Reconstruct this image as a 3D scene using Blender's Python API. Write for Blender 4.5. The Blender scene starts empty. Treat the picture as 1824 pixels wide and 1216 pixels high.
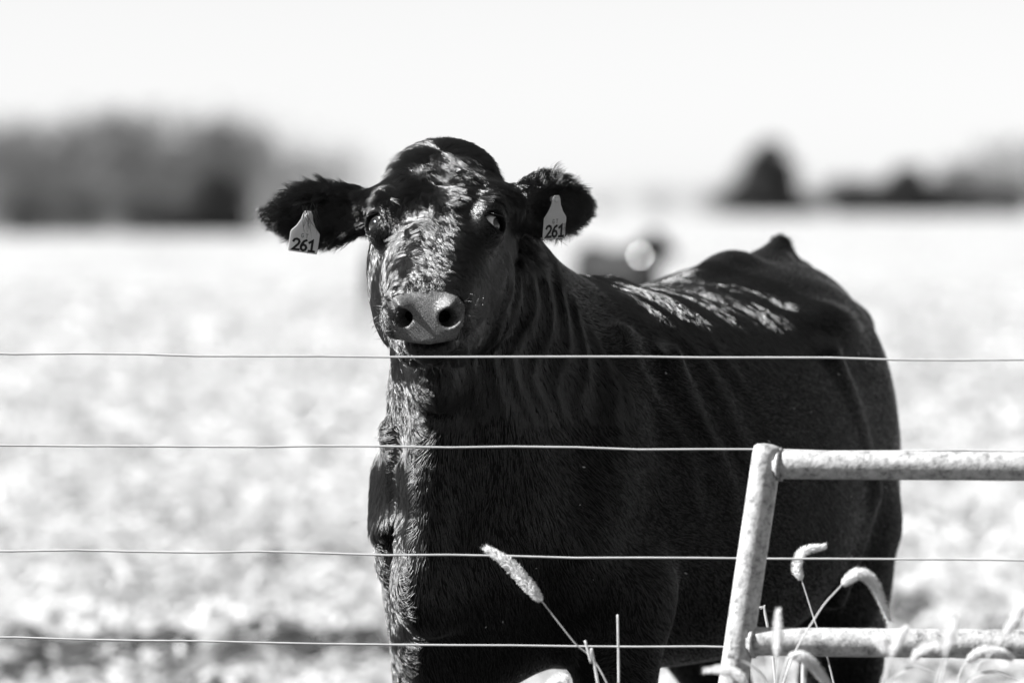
import bpy, bmesh, math, random
import numpy as np
from mathutils import Vector, Matrix, kdtree

random.seed(7)
rng = np.random.default_rng(7)
R = math.radians
scene = bpy.context.scene
COL = scene.collection

# ------------------------------------------------------------------ camera
CAM_Z = 1.5
FPX = 200.0 / 36.0 * 1824.0            # focal length in photo pixels
PITCH = math.atan2(608 - 362, FPX)     # horizon sits above the middle of the picture
cam = bpy.data.cameras.new('camera')
cam.lens = 200.0
cam.sensor_width = 36.0
cam.sensor_fit = 'HORIZONTAL'
cam.clip_start = 0.1
cam.clip_end = 9000.0
cam.dof.use_dof = True
cam.dof.focus_distance = 9.92
cam.dof.aperture_fstop = 3.2
cam_ob = bpy.data.objects.new('camera', cam)
cam_ob.location = (0, 0, CAM_Z)
cam_ob.rotation_euler = (math.pi / 2 - PITCH, 0, 0)
COL.objects.link(cam_ob)
scene.camera = cam_ob

# ------------------------------------------------------------------ sky, sun, exposure
SUN = Vector((-0.75, -0.08, 0.66)).normalized()      # direction towards the sun
world = bpy.data.worlds.new('World')
scene.world = world
world.use_nodes = True
wn = world.node_tree.nodes
wl = world.node_tree.links
wn.clear()
sky = wn.new('ShaderNodeTexSky')
sky.sky_type = 'NISHITA'
sky.sun_disc = False
sky.sun_elevation = math.asin(SUN.z)
sky.sun_rotation = math.atan2(SUN.x, SUN.y)
sky.air_density = 1.0
sky.dust_density = 0.12
tobw = wn.new('ShaderNodeRGBToBW')
bg = wn.new('ShaderNodeBackground')
bg.inputs['Strength'].default_value = 0.0535
wo = wn.new('ShaderNodeOutputWorld')
wl.new(sky.outputs['Color'], tobw.inputs['Color'])
wl.new(tobw.outputs['Val'], bg.inputs['Color'])
wl.new(bg.outputs['Background'], wo.inputs['Surface'])

sun = bpy.data.lights.new('sun', 'SUN')
sun.energy = 5.0
sun.angle = R(0.5)
sun.color = (1.0, 1.0, 1.0)            # a black-and-white photograph
sun_ob = bpy.data.objects.new('sun', sun)
sun_ob.rotation_euler = (-SUN).to_track_quat('-Z', 'Y').to_euler()
sun_ob.location = (-20, 5, 20)
COL.objects.link(sun_ob)

scene.view_settings.view_transform = 'Standard'
scene.view_settings.look = 'None'
scene.view_settings.exposure = 1.4
scene.view_settings.gamma = 1.0
scene.view_settings.use_curve_mapping = False
scene.render.engine = 'CYCLES'
scene.cycles.use_denoising = True
scene.cycles.max_bounces = 6
scene.cycles.diffuse_bounces = 2
scene.cycles.glossy_bounces = 3
scene.cycles.transmission_bounces = 3
scene.cycles.transparent_max_bounces = 8
scene.cycles.sample_clamp_indirect = 6.0
scene.cycles.use_adaptive_sampling = False


# ------------------------------------------------------------------ helpers
def at(px, py, Y):
    """world point at depth Y behind photo pixel (px, py)"""
    x = (px - 912) / FPX
    y = (608 - py) / FPX
    c, s = math.cos(PITCH), math.sin(PITCH)
    d = (x, c + y * s, -s + y * c)
    t = Y / d[1]
    return Vector((d[0] * t, Y, CAM_Z + d[2] * t))


def tag(o, label=None, cat=None, group=None, kind=None):
    if label: o['label'] = label
    if cat: o['category'] = cat
    if group: o['group'] = group
    if kind: o['kind'] = kind
    return o


def empty(name, loc=(0, 0, 0)):
    o = bpy.data.objects.new(name, None)
    o.location = loc
    o.empty_display_size = 0.1
    COL.objects.link(o)
    return o


def link(name, me, mat=None, parent=None, keep=True):
    o = bpy.data.objects.new(name, me)
    COL.objects.link(o)
    if mat is not None and len(me.materials) == 0:
        me.materials.append(mat)
    if parent is not None:
        o.parent = parent
        if keep:                                   # vertices are in world space
            o.matrix_parent_inverse = Matrix.Translation(-Vector(parent.location))
    return o


def mesh_np(name, v, f, smooth=True):
    """numpy verts (n,3), faces (m,k) -> mesh"""
    me = bpy.data.meshes.new(name)
    v = np.asarray(v, np.float32)
    f = np.asarray(f, np.int32)
    m, k = f.shape
    me.vertices.add(len(v))
    me.vertices.foreach_set('co', v.ravel())
    me.loops.add(m * k)
    me.loops.foreach_set('vertex_index', f.ravel())
    me.polygons.add(m)
    me.polygons.foreach_set('loop_start', np.arange(0, m * k, k, dtype=np.int32))
    me.polygons.foreach_set('use_smooth', np.full(m, smooth))
    me.update(calc_edges=True)
    me.validate()
    return me


class MB:
    """collects tubes and faces for one mesh"""
    def __init__(self):
        self.v, self.f = [], []

    def tube(self, pts, radii, n=8, caps=True):
        pts = [Vector(p) for p in pts]
        if not hasattr(radii, '__len__'):
            radii = [radii] * len(pts)
        base = len(self.v)
        up = None
        for i, p in enumerate(pts):
            a = pts[max(i - 1, 0)]; b = pts[min(i + 1, len(pts) - 1)]
            t = (b - a).normalized()
            if up is None:
                up = t.orthogonal().normalized()
            else:
                up = (up - t * up.dot(t)).normalized()
            w = t.cross(up)
            for k in range(n):
                an = 2 * math.pi * k / n
                self.v.append(p + (up * math.cos(an) + w * math.sin(an)) * radii[i])
        for i in range(len(pts) - 1):
            for k in range(n):
                k2 = (k + 1) % n
                self.f.append((base + i * n + k, base + i * n + k2, base + (i + 1) * n + k2, base + (i + 1) * n + k))
        if caps:
            self.f.append(tuple(base + k for k in range(n))[::-1])
            e = base + (len(pts) - 1) * n
            self.f.append(tuple(e + k for k in range(n)))

    def face(self, pts):
        b = len(self.v)
        self.v += [Vector(p) for p in pts]
        self.f.append(tuple(range(b, b + len(pts))))

    def mesh(self, name, smooth=True):
        me = bpy.data.meshes.new(name)
        me.from_pydata([tuple(p) for p in self.v], [], self.f)
        me.polygons.foreach_set('use_smooth', [smooth] * len(me.polygons))
        me.update()
        return me


def bez(pts, n=16):
    """Catmull-Rom through the points"""
    P = [Vector(p) for p in pts]
    P = [P[0] * 2 - P[1]] + P + [P[-1] * 2 - P[-2]]
    out = []
    for i in range(1, len(P) - 2):
        for k in range(n):
            t = k / n
            a, b, c, d = P[i - 1], P[i], P[i + 1], P[i + 2]
            out.append(0.5 * ((2 * b) + (c - a) * t + (2 * a - 5 * b + 4 * c - d) * t * t + (3 * b - a - 3 * c + d) * t ** 3))
    out.append(P[-2])
    return out


# ------------------------------------------------------------------ materials
def new_mat(name):
    m = bpy.data.materials.new(name)
    m.use_nodes = True
    nt = m.node_tree
    return m, nt.nodes, nt.links, nt.nodes['Principled BSDF']


def G(v):
    return (v, v, v, 1.0)


def noise_ramp(n, l, scale, stops, detail=4.0, coord='Object', rough=0.6, stretch=None):
    tc = n.new('ShaderNodeTexCoord')
    src = tc.outputs[coord]
    if stretch:
        mp = n.new('ShaderNodeMapping')
        mp.inputs['Scale'].default_value = stretch
        l.new(src, mp.inputs['Vector']); src = mp.outputs['Vector']
    nz = n.new('ShaderNodeTexNoise')
    nz.inputs['Scale'].default_value = scale
    nz.inputs['Detail'].default_value = detail
    nz.inputs['Roughness'].default_value = rough
    l.new(src, nz.inputs['Vector'])
    rp = n.new('ShaderNodeValToRGB')
    e = rp.color_ramp.elements
    while len(e) < len(stops):
        e.new(0.5)
    for el, (p, c) in zip(e, stops):
        el.position = p; el.color = G(c)
    l.new(nz.outputs['Fac'], rp.inputs['Fac'])
    return rp.outputs['Color'], nz.outputs['Fac'], src


def bump(n, l, b, height, strength, dist):
    bp = n.new('ShaderNodeBump')
    bp.inputs['Strength'].default_value = strength
    bp.inputs['Distance'].default_value = dist
    l.new(height, bp.inputs['Height'])
    l.new(bp.outputs['Normal'], b.inputs['Normal'])
    return bp


def simple(name, stops, scale, rough=0.8, metal=0.0, spec=0.3, bstr=0.0, bdist=0.01, trans=0.0, detail=4.0, coord='Object'):
    m, n, l, b = new_mat(name)
    col, fac, _ = noise_ramp(n, l, scale, stops, detail, coord)
    l.new(col, b.inputs['Base Color'])
    b.inputs['Roughness'].default_value = rough
    b.inputs['Metallic'].default_value = metal
    b.inputs['Specular IOR Level'].default_value = spec
    if bstr:
        bump(n, l, b, fac, bstr, bdist)
    if trans:
        t = n.new('ShaderNodeBsdfTranslucent')
        l.new(col, t.inputs['Color'])
        mx = n.new('ShaderNodeMixShader')
        mx.inputs['Fac'].default_value = trans
        l.new(b.outputs['BSDF'], mx.inputs[1]); l.new(t.outputs['BSDF'], mx.inputs[2])
        l.new(mx.outputs['Shader'], n['Material Output'].inputs['Surface'])
    return m


M = {}
M['skin'] = simple('black_hide', [(0.3, 0.002), (0.7, 0.005)], 60, rough=0.7, spec=0.1, bstr=0.3, bdist=0.004)
M['eyeball'] = None
M['hoof'] = simple('hoof_horn', [(0.3, 0.01), (0.7, 0.03)], 40, rough=0.5)
M['straw'] = simple('dry_straw', [(0.3, 0.24), (0.55, 0.55), (0.75, 0.80)], 9, rough=0.45, spec=0.5, trans=0.2)
M['foxtail'] = simple('dry_foxtail', [(0.3, 0.88), (0.7, 0.94)], 60, rough=0.7, trans=0.55)
M['stem'] = simple('dry_stem', [(0.3, 0.68), (0.7, 0.82)], 50, rough=0.6, trans=0.4)
M['tag'] = simple('tag_plastic', [(0.3, 0.76), (0.7, 0.84)], 60, rough=0.45, spec=0.4, trans=0.5)
M['ink'] = simple('black_ink', [(0.3, 0.012), (0.7, 0.03)], 200, rough=0.6)
M['pale_ink'] = simple('worn_ink', [(0.3, 0.18), (0.7, 0.3)], 300, rough=0.7)
M['wire'] = simple('galvanised_wire', [(0.3, 0.33), (0.7, 0.42)], 30, rough=0.5, metal=0.0, spec=0.3)
M['post'] = simple('weathered_wood', [(0.3, 0.12), (0.7, 0.3)], 20, rough=0.9, bstr=0.5)
M['bark'] = simple('grey_bark', [(0.3, 0.10), (0.7, 0.2)], 3, rough=0.95)
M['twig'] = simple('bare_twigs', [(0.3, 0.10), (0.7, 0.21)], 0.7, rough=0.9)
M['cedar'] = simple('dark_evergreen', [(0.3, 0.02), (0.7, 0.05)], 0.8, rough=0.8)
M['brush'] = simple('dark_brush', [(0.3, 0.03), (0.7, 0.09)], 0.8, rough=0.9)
M['clod'] = simple('dark_soil', [(0.3, 0.015), (0.7, 0.06)], 14, rough=1.0, bstr=0.5, bdist=0.02)


def fur_mat(name, melanin=1.0, rough=0.3, radial=0.4, coat=0.0):
    m = bpy.data.materials.new(name)
    m.use_nodes = True
    n = m.node_tree.nodes; l = m.node_tree.links
    n.clear()
    out = n.new('ShaderNodeOutputMaterial')
    h = n.new('ShaderNodeBsdfHairPrincipled')
    h.model = 'CHIANG'
    h.parametrization = 'COLOR'
    h.inputs['Color'].default_value = G(0.002)
    h.inputs['Roughness'].default_value = rough
    h.inputs['Radial Roughness'].default_value = radial
    h.inputs['Coat'].default_value = coat
    h.inputs['IOR'].default_value = 1.6
    h.inputs['Random Roughness'].default_value = 0.3
    l.new(h.outputs['BSDF'], out.inputs['Surface'])
    return m


M['fur'] = fur_mat('black_fur', rough=0.26, radial=0.35, coat=0.55)

# nose leather: dark grey with fine cobbles
m, n, l, b = new_mat('nose_leather')
tc = n.new('ShaderNodeTexCoord')
vo = n.new('ShaderNodeTexVoronoi'); vo.feature = 'DISTANCE_TO_EDGE'; vo.inputs['Scale'].default_value = 330
l.new(tc.outputs['Object'], vo.inputs['Vector'])
rp = n.new('ShaderNodeValToRGB')
rp.color_ramp.elements[0].position = 0.0; rp.color_ramp.elements[0].color = G(0.02)
rp.color_ramp.elements[1].position = 0.16; rp.color_ramp.elements[1].color = G(0.15)
l.new(vo.outputs['Distance'], rp.inputs['Fac']); l.new(rp.outputs['Color'], b.inputs['Base Color'])
b.inputs['Roughness'].default_value = 0.42
b.inputs['Specular IOR Level'].default_value = 0.6
bump(n, l, b, vo.outputs['Distance'], 0.6, 0.002)
M['nose'] = m

# galvanised, rust-pitted pipe
m, n, l, b = new_mat('galvanised_pipe')
col, fac, src = noise_ramp(n, l, 62, [(0.33, 0.09), (0.44, 0.30), (0.55, 0.46), (0.72, 0.57)], 8.0, rough=0.75)
l.new(col, b.inputs['Base Color'])
b.inputs['Metallic'].default_value = 0.1
b.inputs['Roughness'].default_value = 0.5
nz = n.new('ShaderNodeTexNoise'); nz.inputs['Scale'].default_value = 130; nz.inputs['Detail'].default_value = 5
l.new(src, nz.inputs['Vector'])
bump(n, l, b, nz.outputs['Fac'], 0.4, 0.003)
M['pipe'] = m

# field: pale stubble and residue over soil
m, n, l, b = new_mat('stubble_field')
tc = n.new('ShaderNodeTexCoord')
n1 = n.new('ShaderNodeTexNoise'); n1.inputs['Scale'].default_value = 3.2; n1.inputs['Detail'].default_value = 8; n1.inputs['Roughness'].default_value = 0.7
n2 = n.new('ShaderNodeTexNoise'); n2.inputs['Scale'].default_value = 0.35; n2.inputs['Detail'].default_value = 4
l.new(tc.outputs['Object'], n1.inputs['Vector']); l.new(tc.outputs['Object'], n2.inputs['Vector'])
ad = n.new('ShaderNodeMath'); ad.operation = 'ADD'
mu = n.new('ShaderNodeMath'); mu.operation = 'MULTIPLY'; mu.inputs[1].default_value = 0.35
l.new(n2.outputs['Fac'], mu.inputs[0]); l.new(n1.outputs['Fac'], ad.inputs[0]); l.new(mu.outputs[0], ad.inputs[1])
rp = n.new('ShaderNodeValToRGB')
e = rp.color_ramp.elements
e[0].position = 0.52; e[0].color = G(0.06)
e[1].position = 0.80; e[1].color = G(0.46)
x = e.new(0.64); x.color = G(0.29)
l.new(ad.outputs[0], rp.inputs['Fac'])
# unseen strip along the fence, made dark to cut bounce light; crop starts behind
sx = n.new('ShaderNodeSeparateXYZ'); l.new(tc.outputs['Object'], sx.inputs[0])
wob = n.new('ShaderNodeMath'); wob.operation = 'MULTIPLY_ADD'; wob.inputs[1].default_value = 1.6
l.new(n1.outputs['Fac'], wob.inputs[0]); l.new(sx.outputs['Y'], wob.inputs[2])
mr = n.new('ShaderNodeMapRange'); mr.inputs['From Min'].default_value = 13.6; mr.inputs['From Max'].default_value = 14.6
l.new(wob.outputs[0], mr.inputs['Value'])
mxr = n.new('ShaderNodeMix'); mxr.data_type = 'RGBA'
soil = n.new('ShaderNodeValToRGB')  # dark tones added for the unseen strip only
soil.color_ramp.elements[0].position = 0.3; soil.color_ramp.elements[0].color = G(0.02)
soil.color_ramp.elements[1].position = 0.7; soil.color_ramp.elements[1].color = G(0.06)
l.new(n1.outputs['Fac'], soil.inputs['Fac'])
l.new(mr.outputs['Result'], mxr.inputs['Factor']); l.new(soil.outputs['Color'], mxr.inputs[6]); l.new(rp.outputs['Color'], mxr.inputs[7])
l.new(mxr.outputs[2], b.inputs['Base Color'])
b.inputs['Roughness'].default_value = 0.9
b.inputs['Specular IOR Level'].default_value = 0.2
bump(n, l, b, n1.outputs['Fac'], 0.5, 0.05)
M['field'] = m


# ------------------------------------------------------------------ ground
def vnoise(x, y, seed=0):
    """value noise on arrays"""
    xi = np.floor(x).astype(np.int64); yi = np.floor(y).astype(np.int64)
    fx = x - xi; fy = y - yi
    fx = fx * fx * (3 - 2 * fx); fy = fy * fy * (3 - 2 * fy)

    def h(a, b_):
        k = (a * 374761393 + b_ * 668265263 + seed * 974711) & 0x7fffffff
        k = ((k ^ (k >> 13)) * 1274126177) & 0x7fffffff
        return ((k ^ (k >> 16)) & 0xffff) / 65535.0
    return (h(xi, yi) * (1 - fx) + h(xi + 1, yi) * fx) * (1 - fy) + (h(xi, yi + 1) * (1 - fx) + h(xi + 1, yi + 1) * fx) * fy


def ground_z(x, y):
    x = np.asarray(x, float); y = np.asarray(y, float)
    z = 0.09 * (vnoise(x * 1.1, y * 0.8, 1) - 0.5) + 0.09 * (vnoise(x * 3.1 + 9, y * 2.2, 2) - 0.5) + 0.035 * (vnoise(x * 9, y * 6.5, 3) - 0.5)
    near = np.clip((y - 12.5) / 4.0, 0.12, 1.0)
    far = 1.0 / (1.0 + (np.maximum(y, 0) / 160.0) ** 2)
    return z * near * far


ys = [-300, -120, -50, -20, -8, -2]
y = 2.0
while y < 5000:
    ys.append(y)
    y += 0.075 + max(0, y - 10) * 0.0052 + max(0, y - 90) * 0.05
ys = np.array(ys)
u = np.concatenate([-np.geomspace(900, 1.05, 22), np.linspace(-1, 1, 150), np.geomspace(1.05, 900, 22)])
W = 1.6 + 0.13 * np.maximum(ys, 0)
UX = u[None, :] * np.where(np.abs(u) <= 1, 1, 1)[None, :]
X = np.where(np.abs(UX) <= 1.0, UX * W[:, None], np.sign(UX) * (W[:, None] + (np.abs(UX) - 1.0) * (4.0 + 0 * W[:, None])))
Y = np.repeat(ys[:, None], len(u), 1)
Z = ground_z(X, Y)
nr, nc = X.shape
idx = np.arange(nr * nc).reshape(nr, nc)
quads = np.stack([idx[:-1, :-1], idx[:-1, 1:], idx[1:, 1:], idx[1:, :-1]], -1).reshape(-1, 4)
g = link('ground', mesh_np('ground', np.stack([X, Y, Z], -1).reshape(-1, 3), quads), M['field'])
tag(g, 'pale stubble field running back to the treeline', kind='structure')

# crop residue lying on the field: uncountable
NRES = 60000
t = rng.random(NRES)
ry = 13.5 * (95 / 13.5) ** (t ** 1.15)
rx = (rng.random(NRES) * 2 - 1) * (1.4 + 0.13 * ry)
rz = ground_z(rx, ry)
ang = rng.random(NRES) * math.pi * 2
ln = rng.uniform(0.05, 0.17, NRES) * (0.75 + ry / 90)
wd = rng.uniform(0.008, 0.036, NRES) * (0.75 + ry / 60)
tilt = rng.normal(0, 0.28, NRES)
roll = rng.normal(0, 0.6, NRES)
d = np.stack([np.cos(ang) * np.cos(tilt), np.sin(ang) * np.cos(tilt), np.sin(tilt)], -1)
s = np.stack([-np.sin(ang) * np.cos(roll), np.cos(ang) * np.cos(roll), np.sin(roll)], -1)
c0 = np.stack([rx, ry, rz + 0.012 + np.abs(np.sin(tilt)) * ln * 0.5], -1)
arch = np.stack([0 * ln, 0 * ln, ln * rng.uniform(0, 0.25, NRES)], -1)
pa = c0 - d * ln[:, None] * 0.5; pb = c0 + arch; pc = c0 + d * ln[:, None] * 0.5
sw = s * wd[:, None] * 0.5
V = np.stack([pa - sw * 0.6, pa + sw * 0.6, pb - sw, pb + sw, pc - sw * 0.5, pc + sw * 0.5], 1).reshape(-1, 3)
b0 = np.arange(NRES)[:, None] * 6
F = np.concatenate([b0 + np.array([0, 1, 3, 2]), b0 + np.array([2, 3, 5, 4])], 0)
o = link('crop_residue', mesh_np('crop_residue', V, F), M['straw'])
tag(o, 'pale corn leaves and stalks scattered over the field', 'crop residue', kind='stuff')

# clods of bare soil between the residue
NC = 2600
t = rng.random(NC)
cy = 14.0 * (60 / 14.0) ** (t ** 1.3)
cx = (rng.random(NC) * 2 - 1) * (1.2 + 0.12 * cy)
keep = vnoise(cx * 0.6, cy * 0.35, 8) > 0.5
cx, cy = cx[keep], cy[keep]
cz = ground_z(cx, cy)
ico = bmesh.new(); bmesh.ops.create_icosphere(ico, subdivisions=1, radius=1.0)
iv = np.array([v.co[:] for v in ico.verts]); ifc = np.array([[v.index for v in f.verts] for f in ico.faces]); ico.free()
rad = rng.uniform(0.015, 0.06, len(cx))
V = (iv[None] * (rad[:, None, None] * np.array([1.3, 1.0, 0.7])) * (1 + 0.35 * (rng.random((len(cx), len(iv), 1)) - 0.5)) + np.stack([cx, cy, cz], -1)[:, None, :]).reshape(-1, 3)
F = (ifc[None] + (np.arange(len(cx)) * len(iv))[:, None, None]).reshape(-1, 3)
o = link('soil_clods', mesh_np('soil_clods', V, F), M['clod'])
tag(o, 'dark clods of soil showing between the crop residue', 'soil', kind='stuff')


# a run of big dark clods turned up in the field, low at left
g2 = np.random.default_rng(77)
cl = []
for (px0, px1, y0, y1, cnt, r0, r1) in ((420, 680, 18.1, 19.1, 50, 0.03, 0.085), (195, 320, 18.1, 19.1, 28, 0.03, 0.08), (20, 170, 18.0, 18.7, 30, 0.03, 0.07), (1610, 1680, 20.4, 21.0, 5, 0.03, 0.06)):
    for _ in range(cnt):
        Yc = g2.uniform(y0, y1); Xc = (g2.uniform(px0, px1) - 912) / FPX * Yc
        cl.append((Xc, Yc, g2.uniform(r0, r1)))
bmi = bmesh.new(); bmesh.ops.create_icosphere(bmi, subdivisions=2, radius=1.0)
iv2 = np.array([v.co[:] for v in bmi.verts]); if2 = np.array([[v.index for v in f.verts] for f in bmi.faces]); bmi.free()
VV = []
for (Xc, Yc, rc) in cl:
    wob_ = 1 + 0.5 * (vnoise(iv2[:, 0] * 2.3 + Xc * 31, iv2[:, 1] * 2.3 + iv2[:, 2] * 3 + Yc * 17, 5) - 0.5)
    VV.append(iv2 * wob_[:, None] * rc * np.array([1.25, 1.0, 0.75]) + np.array([Xc, Yc, float(ground_z(Xc, Yc)) + rc * 0.25]))
F = (if2[None] + (np.arange(len(cl)) * len(iv2))[:, None, None]).reshape(-1, 3)
o = link('dark_clods', mesh_np('dark_clods', np.concatenate(VV), F, False), M['clod'])
tag(o, 'run of larger dark soil clods low at the left of the field', 'soil', kind='stuff')

# ------------------------------------------------------------------ signed distance modelling of the cow
class Field:
    def __init__(self, lo, hi, h):
        self.lo = np.array(lo, float); self.h = h
        self.n = np.ceil((np.array(hi) - self.lo) / h).astype(int) + 1
        self.f = np.full(self.n, 1.0, np.float32)
        self.ax = [self.lo[i] + h * np.arange(self.n[i]) for i in range(3)]

    def block(self, lo, hi):
        a = np.clip(np.floor((np.array(lo) - self.lo) / self.h).astype(int), 0, self.n)
        b = np.clip(np.ceil((np.array(hi) - self.lo) / self.h).astype(int) + 1, 0, self.n)
        if np.any(b - a <= 1):
            return None, None
        sl = tuple(slice(a[i], b[i]) for i in range(3))
        P = np.stack(np.meshgrid(*[self.ax[i][sl[i]].astype(np.float32) for i in range(3)], indexing='ij'), -1)
        return sl, P

    def add(self, d, sl, k):
        a = self.f[sl]
        if k > 0:
            hh = np.clip(0.5 + 0.5 * (a - d) / k, 0, 1)
            self.f[sl] = a + (d - a) * hh - k * hh * (1 - hh)
        else:
            self.f[sl] = np.minimum(a, d)

    def sub(self, d, sl, k):
        a = self.f[sl]
        d = -d
        if k > 0:
            hh = np.clip(0.5 - 0.5 * (a - d) / k, 0, 1)
            self.f[sl] = a * (1 - hh) + d * hh + k * hh * (1 - hh)
        else:
            self.f[sl] = np.maximum(a, d)


class Cone:
    """round cone between two balls"""
    def __init__(self, p, q, r1, r2, k=0.05, cut=False):
        self.p, self.q, self.r1, self.r2, self.k, self.cut = np.array(p, float), np.array(q, float), r1, r2, k, cut

    def apply(self, F):
        r = max(self.r1, self.r2) + self.k + 3 * F.h
        sl, P = F.block(np.minimum(self.p, self.q) - r, np.maximum(self.p, self.q) + r)
        if sl is None: return
        ab = (self.q - self.p).astype(np.float32)
        t = np.clip(((P - self.p.astype(np.float32)) @ ab) / max(ab @ ab, 1e-9), 0, 1)
        d = np.linalg.norm(P - (self.p.astype(np.float32) + t[..., None] * ab), axis=-1) - (self.r1 + (self.r2 - self.r1) * t)
        (F.sub if self.cut else F.add)(d, sl, self.k)


class Ell:
    """ellipsoid: centre, 3 axis rows, radii"""
    def __init__(self, c, A, r, k=0.05, cut=False):
        self.c, self.A, self.r, self.k, self.cut = np.array(c, float), np.array(A, float), np.array(r, float), k, cut

    def apply(self, F):
        ext = np.sqrt(((self.A * self.r[:, None]) ** 2).sum(0)) + self.k + 3 * F.h
        sl, P = F.block(self.c - ext, self.c + ext)
        if sl is None: return
        q = (P - self.c.astype(np.float32)) @ self.A.T.astype(np.float32)
        rr = self.r.astype(np.float32)
        k0 = np.linalg.norm(q / rr, axis=-1)
        k1 = np.linalg.norm(q / (rr * rr), axis=-1)
        d = k0 * (k0 - 1.0) / np.maximum(k1, 1e-6)
        (F.sub if self.cut else F.add)(d, sl, self.k)


class Loft:
    """superellipse sections along a local x axis; table rows: x, top, bottom, halfwidth"""
    def __init__(self, o, A, table, p=2.3, taper=0.1, k=0.05, lo=None, hi=None):
        self.o, self.A = np.array(o, float), np.array(A, float)
        tb = np.array(table, float)
        x = np.linspace(tb[0, 0], tb[-1, 0], 500)
        cols = [np.interp(x, tb[:, 0], tb[:, i]) for i in (1, 2, 3)]
        ker = np.hanning(41); ker /= ker.sum()
        sm = []
        for c in cols:
            pad = np.concatenate([2 * c[0] - c[20:0:-1], c, 2 * c[-1] - c[-2:-22:-1]])
            sm.append(np.convolve(pad, ker, 'valid'))
        self.x, self.t, self.b, self.w = x, sm[0], sm[1], np.maximum(sm[2], 0.006)
        self.p, self.taper, self.k = p, taper, k
        self.lo, self.hi = lo, hi

    def apply(self, F):
        sl, P = F.block(self.lo, self.hi)
        if sl is None: return
        q = (P - self.o.astype(np.float32)) @ self.A.T.astype(np.float32)
        xx = q[..., 0]
        xc = np.clip(xx, self.x[0], self.x[-1])
        top = np.interp(xc, self.x, self.t).astype(np.float32)
        bot = np.interp(xc, self.x, self.b).astype(np.float32)
        w = np.interp(xc, self.x, self.w).astype(np.float32)
        zc = (top + bot) / 2; h = np.maximum((top - bot) / 2, 0.005)
        tz = np.clip((q[..., 2] - zc) / h, -1, 1)
        we = w * (1 - self.taper * tz)
        qq = ((np.abs(q[..., 1]) / we) ** self.p + (np.abs(q[..., 2] - zc) / h) ** self.p) ** (1 / self.p)
        d = (qq - 1) * np.minimum(we, h)
        d = np.maximum(d, np.maximum(self.x[0] - xx, xx - self.x[-1])).astype(np.float32)
        F.add(d, sl, self.k)


def surface_nets(F):
    f = F.f
    s = f < 0
    nx, ny, nz = f.shape
    cnt = np.zeros((nx - 1, ny - 1, nz - 1), np.int8)
    for i in (0, 1):
        for j in (0, 1):
            for k in (0, 1):
                cnt += s[i:nx - 1 + i, j:ny - 1 + j, k:nz - 1 + k]
    act = (cnt > 0) & (cnt < 8)
    cells = np.argwhere(act)
    vid = np.full(act.shape, -1, np.int64)
    vid[act] = np.arange(len(cells))
    corners = np.array([[i, j, k] for i in (0, 1) for j in (0, 1) for k in (0, 1)])
    cv = np.stack([f[cells[:, 0] + c[0], cells[:, 1] + c[1], cells[:, 2] + c[2]] for c in corners], 1)
    acc = np.zeros((len(cells), 3)); num = np.zeros(len(cells))
    for a in range(8):
        for b_ in range(a + 1, 8):
            if np.abs(corners[a] - corners[b_]).sum() != 1: continue
            va, vb = cv[:, a], cv[:, b_]
            m_ = (va < 0) != (vb < 0)
            t_ = np.where(m_, va / np.where(m_, va - vb, 1), 0)
            acc += np.where(m_[:, None], corners[a] + t_[:, None] * (corners[b_] - corners[a]), 0)
            num += m_
    V = F.lo + F.h * (cells + acc / num[:, None])
    quads = []
    for ax in range(3):
        o1, o2 = (ax + 1) % 3, (ax + 2) % 3
        sl0 = [slice(None)] * 3; sl1 = [slice(None)] * 3
        sl0[ax] = slice(0, -1); sl1[ax] = slice(1, None)
        ch = s[tuple(sl0)] != s[tuple(sl1)]
        e = np.argwhere(ch)
        ok = (e[:, o1] > 0) & (e[:, o2] > 0) & (e[:, o1] < f.shape[o1] - 1) & (e[:, o2] < f.shape[o2] - 1)
        e = e[ok]
        ins = s[e[:, 0], e[:, 1], e[:, 2]]
        q = []
        for d1, d2 in ((-1, -1), (0, -1), (0, 0), (-1, 0)):
            c = e.copy(); c[:, o1] += d1; c[:, o2] += d2
            q.append(vid[c[:, 0], c[:, 1], c[:, 2]])
        q = np.stack(q, 1)
        q[~ins] = q[~ins][:, ::-1]
        quads.append(q)
    Q = np.concatenate(quads)
    Q = Q[(Q >= 0).all(1)]
    return V, Q


def vnormals(V, Q):
    n_ = np.cross(V[Q[:, 2]] - V[Q[:, 0]], V[Q[:, 3]] - V[Q[:, 1]])
    N = np.zeros_like(V)
    for i in range(4):
        np.add.at(N, Q[:, i], n_)
    return N / np.maximum(np.linalg.norm(N, axis=1, keepdims=True), 1e-12)


def relax(V, Q, it):
    E = np.concatenate([Q[:, [0, 1]], Q[:, [1, 2]], Q[:, [2, 3]], Q[:, [3, 0]]])
    deg = np.bincount(E.ravel(), minlength=len(V)).astype(float)
    for _ in range(it):
        S = np.stack([np.bincount(E[:, 0], V[E[:, 1], i], len(V)) + np.bincount(E[:, 1], V[E[:, 0], i], len(V)) for i in range(3)], 1)
        V = V * 0.5 + 0.5 * S / np.maximum(deg, 1)[:, None]
    return V


# body frame: s runs back from the brisket, y to the cow's left, z up
TH = R(26)
FWD = np.array([-math.sin(TH), -math.cos(TH), 0.0])
LEFT = np.array([math.cos(TH), -math.sin(TH), 0.0])
UP = np.array([0, 0, 1.0])
B0 = np.array([-0.13, 10.05, 0.0])
BA = np.array([-FWD, LEFT, UP])        # rows: back, left, up


def BP(s, y, z):
    return B0 - FWD * s + LEFT * y + UP * z


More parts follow.
